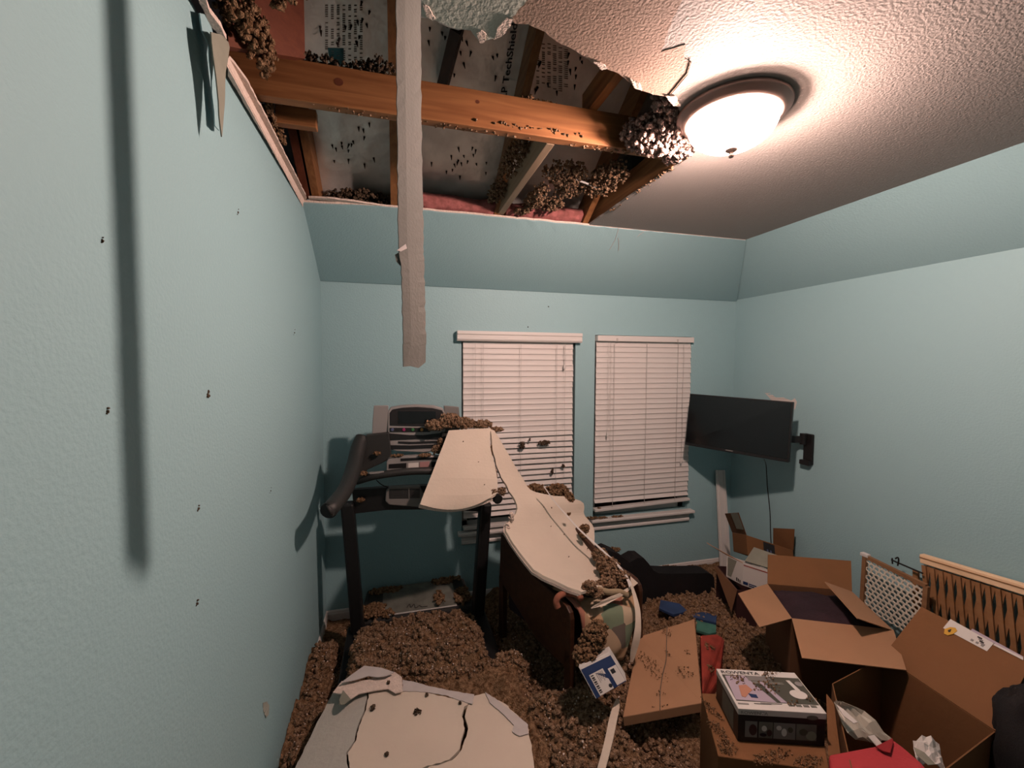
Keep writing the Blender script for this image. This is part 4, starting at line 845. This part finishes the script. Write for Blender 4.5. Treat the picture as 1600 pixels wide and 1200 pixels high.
# ================================================================ BOXES
CT = .004
def panel(corners, m, name, parent, th=CT, bevel=0):
    n = (corners[1]-corners[0]).cross(corners[-1]-corners[0]).normalized()
    return MB().prism(corners, n*th).build(name, m, parent, bevel=bevel)
def open_box(name, label, rim, depth, flaps, m='card', inside=None, side_m=None, down=V((0, 0, -1))):
    """rim: back left, back right, front right, front left"""
    t = thing(name, label, 'box', rim[3]+down*depth)
    bot = [p+down*depth for p in rim]; mb = MB()
    for i in range(4):
        j = (i+1) % 4; n = (rim[j]-rim[i]).cross(down).normalized()*CT; cen = sum(rim, V())/4
        if n.dot(cen-rim[i]) < 0: n = -n
        mb.hexa([rim[i], rim[j], bot[j], bot[i], rim[i]+n, rim[j]+n, bot[j]+n, bot[i]+n])
    mb.hexa(bot + [p-down*CT for p in bot]); mb.build('body', side_m or m, t)
    for i, pts, fm in flaps:
        j = (i+1) % 4; panel([rim[i], rim[j]] + pts, fm, 'flap', t)
    return t
# big open box by the right wall
ZR = .55
rim = [W(1199, 913, Z=ZR), W(1331, 924, Z=ZR), W(1396, 985, Z=ZR), W(1237, 967, Z=ZR)]
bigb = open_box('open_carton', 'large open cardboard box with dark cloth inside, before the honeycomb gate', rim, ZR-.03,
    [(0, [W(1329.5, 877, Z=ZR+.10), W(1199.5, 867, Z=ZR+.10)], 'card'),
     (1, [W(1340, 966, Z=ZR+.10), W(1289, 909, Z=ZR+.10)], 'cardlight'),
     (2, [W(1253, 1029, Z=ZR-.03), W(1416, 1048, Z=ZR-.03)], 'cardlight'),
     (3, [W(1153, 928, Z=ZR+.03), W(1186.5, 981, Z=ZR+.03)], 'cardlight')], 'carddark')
cc = sum(rim, V())/4; rows = []
for i in range(17):
    r_ = []
    for j in range(17):
        u, v = .03+.94*j/16, .03+.94*i/16; p = bil([rim[0], rim[1], rim[2], rim[3]], u, v)
        e = min(u, 1-u, v, 1-v); p.z = ZR-.075 + .06*min(1, e*4)**.6 + .03*(float(vnoise(np.array(u*6), np.array(v*6), np.array(.2), 4))-.5); r_.append(p)
    rows.append(r_)
tag(MB().grid(rows, .02).build('dark_blanket', 'plum', smooth=True), 'dark plum cloth filling the large open box', 'blanket')
# moving box at the right edge with a flap thrown back on the gate
ZM = .50
rim = [W(1300, 1068, Z=ZM), W(1380, 1026, Z=ZM), W(1556, 1143, Z=ZM), W(1352, 1300, Z=ZM)]
fa, fb_ = W(1440, 949, Z=.68), W(1612, 1037, Z=.68)
mvb = open_box('moving_carton', 'deep open moving box with a labelled flap thrown back against the wooden gate', rim, ZM-.02, [(1, [fb_, fa], 'card')], 'card', side_m='card')
lab = lambda px, off=.0: [WP(x, y, rim[1], rim[2], fa) for x, y in px]
def label_on(px, m, name, parent, lift):
    pts = lab(px); n = (rim[2]-rim[1]).cross(fa-rim[1]).normalized(); n = n if n.dot(EYE-rim[1]) > 0 else -n
    return MB().prism([p+n*lift for p in pts], -n*.0008).build(name, m, parent)
sl = label_on([(1486, 969), (1554, 1007), (1543, 1019.5), (1474.5, 983)], 'paper', 'shipping_label', mvb, .007)
label_on([(1477, 985), (1486, 982), (1494, 983), (1497, 988), (1490, 993), (1482, 995), (1476, 992)], 'yellow', 'yellow_sticker', sl, .0085)
label_on([(1488, 985), (1486, 990), (1483, 990), (1482, 987)], 'ink', 'sticker_mark', sl, .0095)
for k in range(4): label_on([(1529+k*1.5, 996+k*3.3), (1536+k*1.5, 999.5+k*3.3), (1535+k*1.5, 1001.3+k*3.3), (1528+k*1.5, 997.8+k*3.3)], 'inkgrey' if k % 2 else 'ink', 'label_print', sl, .0085)
for k in range(3): label_on([(1519+k*8, 1000+k*4.2), (1523+k*8, 1002+k*4.2), (1521+k*8, 1004.5+k*4.2), (1517+k*8, 1002.5+k*4.2)], 'inkgrey', 'label_print', sl, .0085)
label_on([(1520, 984), (1556, 1004), (1600, 1028), (1600, 1032), (1556, 1008), (1518, 987)], 'lilac', 'packing_tape', mvb, .0075)
label_on([(1555, 1008), (1600, 1030), (1600, 1034), (1553, 1010)], 'paper', 'tape_edge', mvb, .0085)

# box under the printed appliance box
ZU = .455
uq = [W(1096, 1083, Z=ZU), W(1276, 1090, Z=ZU), W(1296, 1205, Z=ZU), W(1122, 1181, Z=ZU)]
ub = thing('base_carton', 'closed cardboard box strewn with crumbs under the white appliance box', 'box', uq[3])
MB().hexa(uq + [p-V((0, 0, ZU-.02)) for p in uq]).build('body', 'card', ub, bevel=.003)
heap('insulation', 'insulation crumbs along the left ledge of the box under the appliance box', [(*W(1112, 1108, Z=ZU+.004), .02, .07, .003), (*W(1122, 1140, Z=ZU+.005), .028, .06, .006), (*W(1135, 1166, Z=ZU+.006), .045, .035, .006), (*W(1205, 1182, Z=ZU+.004), .09, .03, .002), (*W(1262, 1190, Z=ZU+.004), .07, .025, .002)], 'insul', 130, (.0025, .007))
MB().prism([W(1291, 1085, Z=.50), W(1302, 1100, Z=.50), W(1312, 1180, Z=.46), W(1300, 1215, Z=.42), W(1294, 1180, Z=.46)], (.004, 0, 0)).build('raised_flap', 'card', ub)

# appliance box
ZT = .585
tq = [W(1119, 1044.5, Z=ZT), W(1241.5, 1051, Z=ZT), W(1292, 1115, Z=ZT), W(1153.5, 1107, Z=ZT)]
ap_ = thing('appliance_box', 'white lidded Rowenta garment steamer box with photo panels on top of the cardboard box', 'box', tq[3])
ap_['label'] = 'white lidded appliance box with dark photo panels, on the crumb-strewn cardboard box'
lidh = .024; ins = .003
MB().hexa(tq + [p-V((0, 0, lidh)) for p in tq]).build('lid', 'paper', ap_, bevel=.002)
cen = sum(tq, V())/4; inn = [cen + (p-cen)*.985 for p in tq]
MB().hexa([p-V((0, 0, lidh-.004)) for p in inn] + [p-V((0, 0, ZT-ZU-.002)) for p in inn]).build('base', 'black', ap_, bevel=.002)
lettering('lettering', 'ROWENTA', tq, 'ink', ap_, (.04, .055, .52, .135), bold=.012)
for uv, mm, nm in ((rect(.03, .165, .985, .82), 'olive', 'photo_panel'), ([(.06, .20), (.31, .17), (.50, .82), (.03, .80)], 'lilac', 'photo_panel'), (rect(.33, .17, .62, .30), 'greyplastic', 'photo_panel'), (rect(.36, .31, .74, .38), 'hood', 'photo_panel')):
    decal(tq, uv, .0012+.0004*['olive', 'lilac', 'greyplastic', 'hood'].index(mm)).build(nm, mm, ap_)
decal(tq, ell(.83, .60, .10, .11), .003).build('photo_iron', 'paper', ap_)
decal(tq, [(.80, .25), (.845, .25), (.89, .50), (.84, .54)], .0032).build('photo_handle', 'paper', ap_)
decal(tq, ell(.93, .33, .045, .06), .003).build('photo_dial', 'inkgrey', ap_)
decal(tq, [(.16, .45), (.26, .42), (.30, .55), (.24, .62), (.16, .74), (.12, .72)], .003).build('photo_hand', 'skinprint', ap_)
decal(tq, [(.22, .64), (.31, .66), (.31, .74), (.23, .73)], .003).build('photo_tool', 'navy', ap_)
decal(tq, [(.44, .32), (.49, .32), (.62, .82), (.55, .82)], .003).build('photo_cloth', 'lilac', ap_)
for k in range(4): decal(tq, rect(.62+k*.085, .835, .685+k*.085, .885), .0012).build('small_picture', 'hood', ap_)
decal(tq, rect(.03, .87, .155, .90), .0012).build('print_line', 'inkgrey', ap_)
for u0, v0, u1 in ((.22, .865, .42), (.30, .845, .55), (.36, .335, .70)): decal(tq, rect(u0, v0, u1, v0+.012), .0026).build('print_line', 'inkgrey', ap_)
lf = [tq[3], tq[2], tq[2]-V((0, 0, lidh)), tq[3]-V((0, 0, lidh))]
lettering('lettering', 'ROWENTA', lf, 'inkgrey', ap_, (.03, .30, .34, .78), bold=.012)
decal(lf, ell(.84, .78, .065, .36), .0014).build('seal', 'hood', ap_)
bf = [inn[3]-V((0, 0, lidh)), inn[2]-V((0, 0, lidh)), inn[2]-V((0, 0, ZT-ZU)), inn[3]-V((0, 0, ZT-ZU))]
for u0, u1, mm in ((.08, .22, 'greyplastic'), (.24, .40, 'hood'), (.41, .66, 'greyplastic'), (.67, .90, 'hood')): decal(bf, rect(u0, .22, u1, .80), .0012).build('front_picture', mm, ap_)
decal(bf, ell(.17, .52, .045, .20), .0022).build('picture_detail', 'boxmaroon', ap_)
for cu, cv, ru, rv, mm in ((.30, .45, .03, .1, 'paper'), (.36, .6, .03, .12, 'boxmaroon'), (.29, .68, .04, .06, 'plum'), (.47, .4, .03, .08, 'paper'), (.53, .55, .03, .14, 'paper'), (.60, .45, .03, .1, 'olive'), (.75, .5, .05, .12, 'olive'), (.84, .62, .06, .16, 'greengrey')):
    decal(bf, ell(cu, cv, ru, rv), .0024).build('picture_detail', mm, ap_)
ls = [tq[0]-V((0, 0, lidh)), tq[3]-V((0, 0, lidh)), tq[3]-V((0, 0, ZT-ZU)), tq[0]-V((0, 0, ZT-ZU))]
decal(ls, rect(.3, .1, .8, .9), -.002).build('side_picture', 'hood', ap_)
heap('insulation', 'insulation crumbs on the lid of the appliance box', [(*bil(tq, .20, .30, .005), .035, .035, .003), (*bil(tq, .66, .12, .006), .05, .018, .004), (*bil(tq, .60, .24, .005), .02, .015, .003), (*bil(tq, .93, .70, .005), .018, .015, .003), (*bil(tq, .70, .80, .004), .03, .012, .002), (*bil(tq, .50, .45, .004), .06, .04, .002)], 'insul_l', 36, (.0025, .008))

# boxes in the far right corner: brown box below, white box, small brown box
zz = .50
lb = [W(1136, 868, Z=zz), W(1178, 858, Z=zz+.04), W(1240, 872, Z=zz), W(1199, 892, Z=zz)]
f0 = W(1161, 880, Z=zz)
wq = [W(1136, 868, Z=zz), f0, W(1215, 897, Z=zz)]
wrim = [W(1136, 868, Z=zz), wq[0]+(wq[2]-f0), wq[2], f0]
wbx = open_box('white_carton', 'open white postal box with blue print, tilted under the small brown box', wrim, .155, [(3, [W(1105, 850, Z=zz+.03)+V((.01, .02, 0)), W(1107, 850.5, Z=zz+.025)], 'cardlight')], 'paper')
panel([W(1164, 877, Z=zz+.005), W(1201, 888, Z=zz+.005), W(1214, 868, Z=zz+.05), W(1178, 855.5, Z=zz+.05)], 'greengrey', 'flap', wbx)
ff = [wrim[3], wrim[2], wrim[2]-V((0, 0, .155)), wrim[3]-V((0, 0, .155))]
for uv, mm in ((rect(.02, .80, .17, .93), 'navy'), (rect(.19, .82, .42, .87), 'navy'), (rect(.19, .90, .36, .95), 'navy'), (rect(.02, .06, .98, .10), 'redbox')): decal(ff, uv).build('blue_print', mm, wbx)
lf_ = [wrim[0], wrim[3], wrim[3]-V((0, 0, .155)), wrim[0]-V((0, 0, .155))]
decal(lf_, [(.0, .04), (.62, .04), (.30, .9), (.0, .9)]).build('green_shadow', 'greengrey', wbx)  # green-tinted shadow painted onto the white left face
for k in range(3): decal(lf_, rect(.62+k*.1, .78+.02*k, .68+k*.1, .94)).build('blue_print', 'ink', wbx)
# the box carrying it
za = zz-.158
br_ = [W(1120, 884, Z=za+.02), W(1215, 890, Z=za), W(1230, 925, Z=za), W(1152, 922, Z=za)]
lo_ = open_box('brown_carton', 'brown box with drooping side flap, carrying the white postal box', br_, za-.02, [(3, [W(1119, 884, Z=za+.03)+V((-.02, -.01, -.0)), W(1143, 956, Z=za-.12)], 'carddark')], 'carddark', side_m='boxmaroon')  # maroon body colour paints in the shadow on this cardboard
A1, B1 = W(1166, 836, X=2.53), W(1239, 860, X=2.86)
C1 = W(1144, 832, Y=2.80); hgt = V((-.01, -.03, -.14))
top4 = [C1, C1+(B1-A1), B1, A1]
sb = thing('small_carton', 'small brown cardboard box with black square print and raised flaps, against the right wall', 'box', A1+hgt)
MB().hexa(top4 + [p+hgt for p in top4]).build('body', 'card', sb, bevel=.002)
fa_, fb2 = W(1132.5, 802.5, Y=2.84), W(1153.5, 801, Y=2.63)
panel([A1, C1, fa_, fb2], 'carddark', 'flap', sb)
decal([fa_.lerp(fb2, .5), fb2, A1.lerp(fb2, .25), A1.lerp(C1, .5).lerp(fa_.lerp(fb2, .5), .25)], rect(0, 0, 1, 1), .006).build('flap_label', 'greengrey', sb)
panel([B1, W(1208, 851, X=2.90), W(1208, 825, X=2.90), W(1241, 826.5, X=2.87)], 'card', 'flap', sb)
fr = [A1, B1, B1+hgt, A1+hgt]
decal(fr, [(.36, .05), (.60, .05), (.60, .85), (.36, .85)]).build('black_square', 'ink', sb)
for u in (.44, .51): decal(fr, ell(u, .45, .018, .08), .0024).build('square_dot', 'bluekey', sb)
decal(fr, [(.68, .88), (.74, .80), (.80, .88), (.78, .96), (.70, .96)]).build('print_mark', 'ink', sb)
decal([top4[0], top4[1], top4[2], top4[3]], rect(.08, .35, .16, .6), .0016).build('tape_scrap', 'paper', sb)

# ================================================================ GATES BY THE RIGHT WALL
hg = thing('mesh_gate', 'wood framed baby gate with cream honeycomb mesh behind the open box', 'gate', (2.8, 1.8, 0))
gx_ = 2.80
gTL, gTR = W(1352, 869, X=gx_), W(1448, 916, X=gx_)
gBL = V((gx_, gTL.y+.01, .04)); gBR = V((gx_, gTR.y+.01, .04))
MB().beam(gTL, gBL, .022, .022, up=(0, 1, 0)).build('post', 'framewood', hg); MB().beam(gTR, gBR, .022, .022, up=(0, 1, 0)).build('post', 'framewood', hg)
MB().beam(gTL, gTR, .02, .022).build('top_rail', 'framewood', hg); MB().beam(gBL, gBR, .02, .022).build('bottom_rail', 'framewood', hg)
MB().box(gTL+V((0, 0, .008)), (.03, .045, .02)).build('corner_cap', 'white', hg, bevel=.003)
mb = MB(); pit = .030; R_ = .0174
ncol = int((gTL.y-gTR.y)/(pit))+1
for i in range(ncol):
    for j in range(12):
        u = (i+.5*(j % 2)+.4)*pit; y = gTL.y-.012-u
        if y < gTR.y+.012: continue
        z = gTL.z-.02-(gTL.z-gTR.z)*(u/(gTL.y-gTR.y)) - j*pit*.866
        n = 6; o_ = [(math.cos(PI/6+PI/3*k), math.sin(PI/6+PI/3*k)) for k in range(n)]
        vo = [V((gx_+dx, y+a*R_, z+b*R_)) for dx in (-.003, .003) for a, b in o_]; vi = [V((gx_+dx, y+a*R_*.70, z+b*R_*.70)) for dx in (-.003, .003) for a, b in o_]
        fs = []
        for k in range(n):
            k2 = (k+1) % n
            fs += [(k, k2, 12+k2, 12+k), (6+k, 18+k, 18+k2, 6+k2), (k, 6+k, 6+k2, k2), (12+k, 12+k2, 18+k2, 18+k)]
        mb.add(vo+vi, fs)
mb.build('honeycomb_mesh', 'plasticmesh', hg)
lt = thing('gate_latch', 'dark metal latch rod with hooks above the honeycomb gate', 'latch', W(1400, 875, X=2.86))
MB().tube([W(1393, 875, X=2.86), W(1442, 896, X=2.86)], .005, 8).build('rod', 'black', lt)
MB().tube([W(1394, 872, X=2.86), W(1394.5, 881, X=2.86)], .004, 8).build('hook', 'black', lt)
MB().tube(smoothed([W(1399, 873, X=2.85), W(1403, 871, X=2.85), W(1404, 876, X=2.85), W(1402.5, 884, X=2.85)], 4), .004, 8).build('hook', 'black', lt)
wg = thing('lattice_gate', 'folding wooden lattice gate with pale top rail along the right wall', 'gate', (2.88, 1.3, 0))
gx2 = 2.90; a, b = W(1440, 872, X=gx2), W(1605, 922, X=gx2); dr = (b-a); b2 = a + dr*1.6
MB().beam(a, b2, .034, .05).build('top_rail', 'lightwood', wg, bevel=.004)
MB().beam(a+V((-.019, 0, .008)), b2+V((-.019, 0, .008)), .003, .004).build('rail_groove', 'lathwood', wg)
mb = MB(); L_ = dr.length*1.55; un = dr.normalized(); H_ = .43; n = 17; stp = L_/n
def gp(s, z, dx): p = a+un*s; return V((gx2+dx, p.y, p.z-.02-z))
for i in range(n):
    s0 = (i+.5)*stp
    mb.beam(gp(s0, .015, -.012), gp(s0+.050, H_, -.012), .020, .008, up=(1, 0, 0))
    mb.beam(gp(s0+.016, .015, .0), gp(max(.005, s0-.034), H_, .0), .020, .008, up=(1, 0, 0))
mb.build('lattice', 'lathwood', wg)
MB().beam(gp(-.02, .06, -.006), gp(-.005, H_, -.006), .026, .016, up=(1, 0, 0)).build('end_slat', 'lathwood', wg)
MB().beam(a+V((0, 0, -H_-.04)), b2+V((0, 0, -H_-.04)), .03, .05).build('bottom_rail', 'lightwood', wg)

# ================================================================ BAGS AND SCRAPS IN THE MOVING BOX
ps = thing('plastic_bag', 'crumpled clear plastic packaging poking out of the moving box', 'bag', W(1340, 1130, Z=.48))
rows = []
ol = [((1303, 1095), (1315, 1098)), ((1306, 1107), (1336, 1104)), ((1316, 1128), (1350, 1112)), ((1324, 1146), (1368, 1128)), ((1336, 1156), (1380, 1142)), ((1352, 1160), (1394, 1155))]
for i, (l, r) in enumerate(ol):
    z = .56-.02*i; A, B = W(*l, Z=z), W(*r, Z=z+.01); rows.append([A.lerp(B, j/8)+V((0, 0, random.uniform(-.008, .008))) for j in range(9)])
MB().grid(rows, .002).build('sheet', 'plastic', ps)
MB().prism([W(1306, 1100, Z=.57), W(1318, 1108, Z=.572), (W(1340, 1128, Z=.555)), W(1334, 1130, Z=.555), W(1318, 1118, Z=.562)], (0, 0, -.003)).build('folded_rim', 'paper', ps)
MB().prism([W(1356, 1150, Z=.52), W(1366, 1148, Z=.52), W(1384, 1168, Z=.50), W(1372, 1168, Z=.50)], (0, 0, -.003)).build('folded_rim', 'paper', ps)
rb = thing('red_pouch', 'bright red cloth pouch at the bottom edge in front of the moving box', 'pouch', W(1370, 1190, Z=.45))
top = [W(1295, 1177, Z=.50), W(1345, 1168, Z=.505), W(1372, 1164, Z=.51), (W(1393, 1152, Z=.52)), W(1412, 1166, Z=.515), W(1440, 1190, Z=.505), W(1470, 1225, Z=.50), W(1460, 1330, Z=.49), W(1330, 1330, Z=.49), W(1300, 1230, Z=.495)]
MB().prism(top, (0, 0, -.12)).build('body', 'red', rb, bevel=.012, seg=3)
MB().prism([W(1368, 1168, Z=.514), W(1394, 1155, Z=.524), W(1396, 1160, Z=.522), W(1391, 1178, Z=.516), W(1380, 1175, Z=.514)], (0, 0, .004)).build('fold', mat('deep_red', (.30, .014, .02), .8), rb)
wc = thing('foil_wrapper', 'crumpled white and grey wrapper behind the red pouch', 'wrapper', W(1450, 1180, Z=.45))
rows = []
for i in range(7):
    t = i/6; A = W(1426+12*t, 1161+42*t, Z=.50-.03*t); B = W(1466+10*t, 1164+44*t, Z=.49-.03*t); rows.append([A.lerp(B, j/6)+V((0, 0, random.uniform(-.010, .010)+.03*math.sin(PI*j/6))) for j in range(7)])
MB().grid(rows, .003).build('sheet', 'paper', wc)
MB().prism([W(1428, 1168, Z=.52), W(1444, 1176, Z=.525), W(1462, 1195, Z=.51), W(1450, 1196, Z=.505), W(1432, 1180, Z=.515)], (0, 0, .002)).build('grey_patch', 'greengrey', wc)
bb = thing('black_bag', 'black padded bag at the lower right corner beside the moving box', 'bag', (2.35, .85, 0))
rows = []
cb_ = V((2.35, .87, .37))
for i in range(31):
    ph = PI*i/30; r_ = []
    for j in range(57):
        th = 2*PI*j/56; k = .78+.3*float(vnoise(np.array(math.cos(th)*1.7+5), np.array(math.sin(th)*1.7+5), np.array(ph*1.6), 6))+.16*float(vnoise(np.array(math.cos(th)*5+9), np.array(math.sin(th)*5+9), np.array(ph*6), 9))
        sx, sy, sz = [math.copysign(abs(q)**.6, q) for q in (math.sin(ph)*math.cos(th), math.sin(ph)*math.sin(th), math.cos(ph))]
        r_.append(cb_ + V((.25*sx*k, .20*sy*k, .36*sz*k)))
    rows.append(r_)
MB().grid(rows).build('body', 'blackmat', bb, smooth=True)
MB().tube(smoothed([cb_+V(p) for p in ((-.22, -.05, .22), (-.12, -.02, .31), (.0, 0, .33), (.12, .02, .30))], 5), .012, 8).build('strap', 'black', bb)
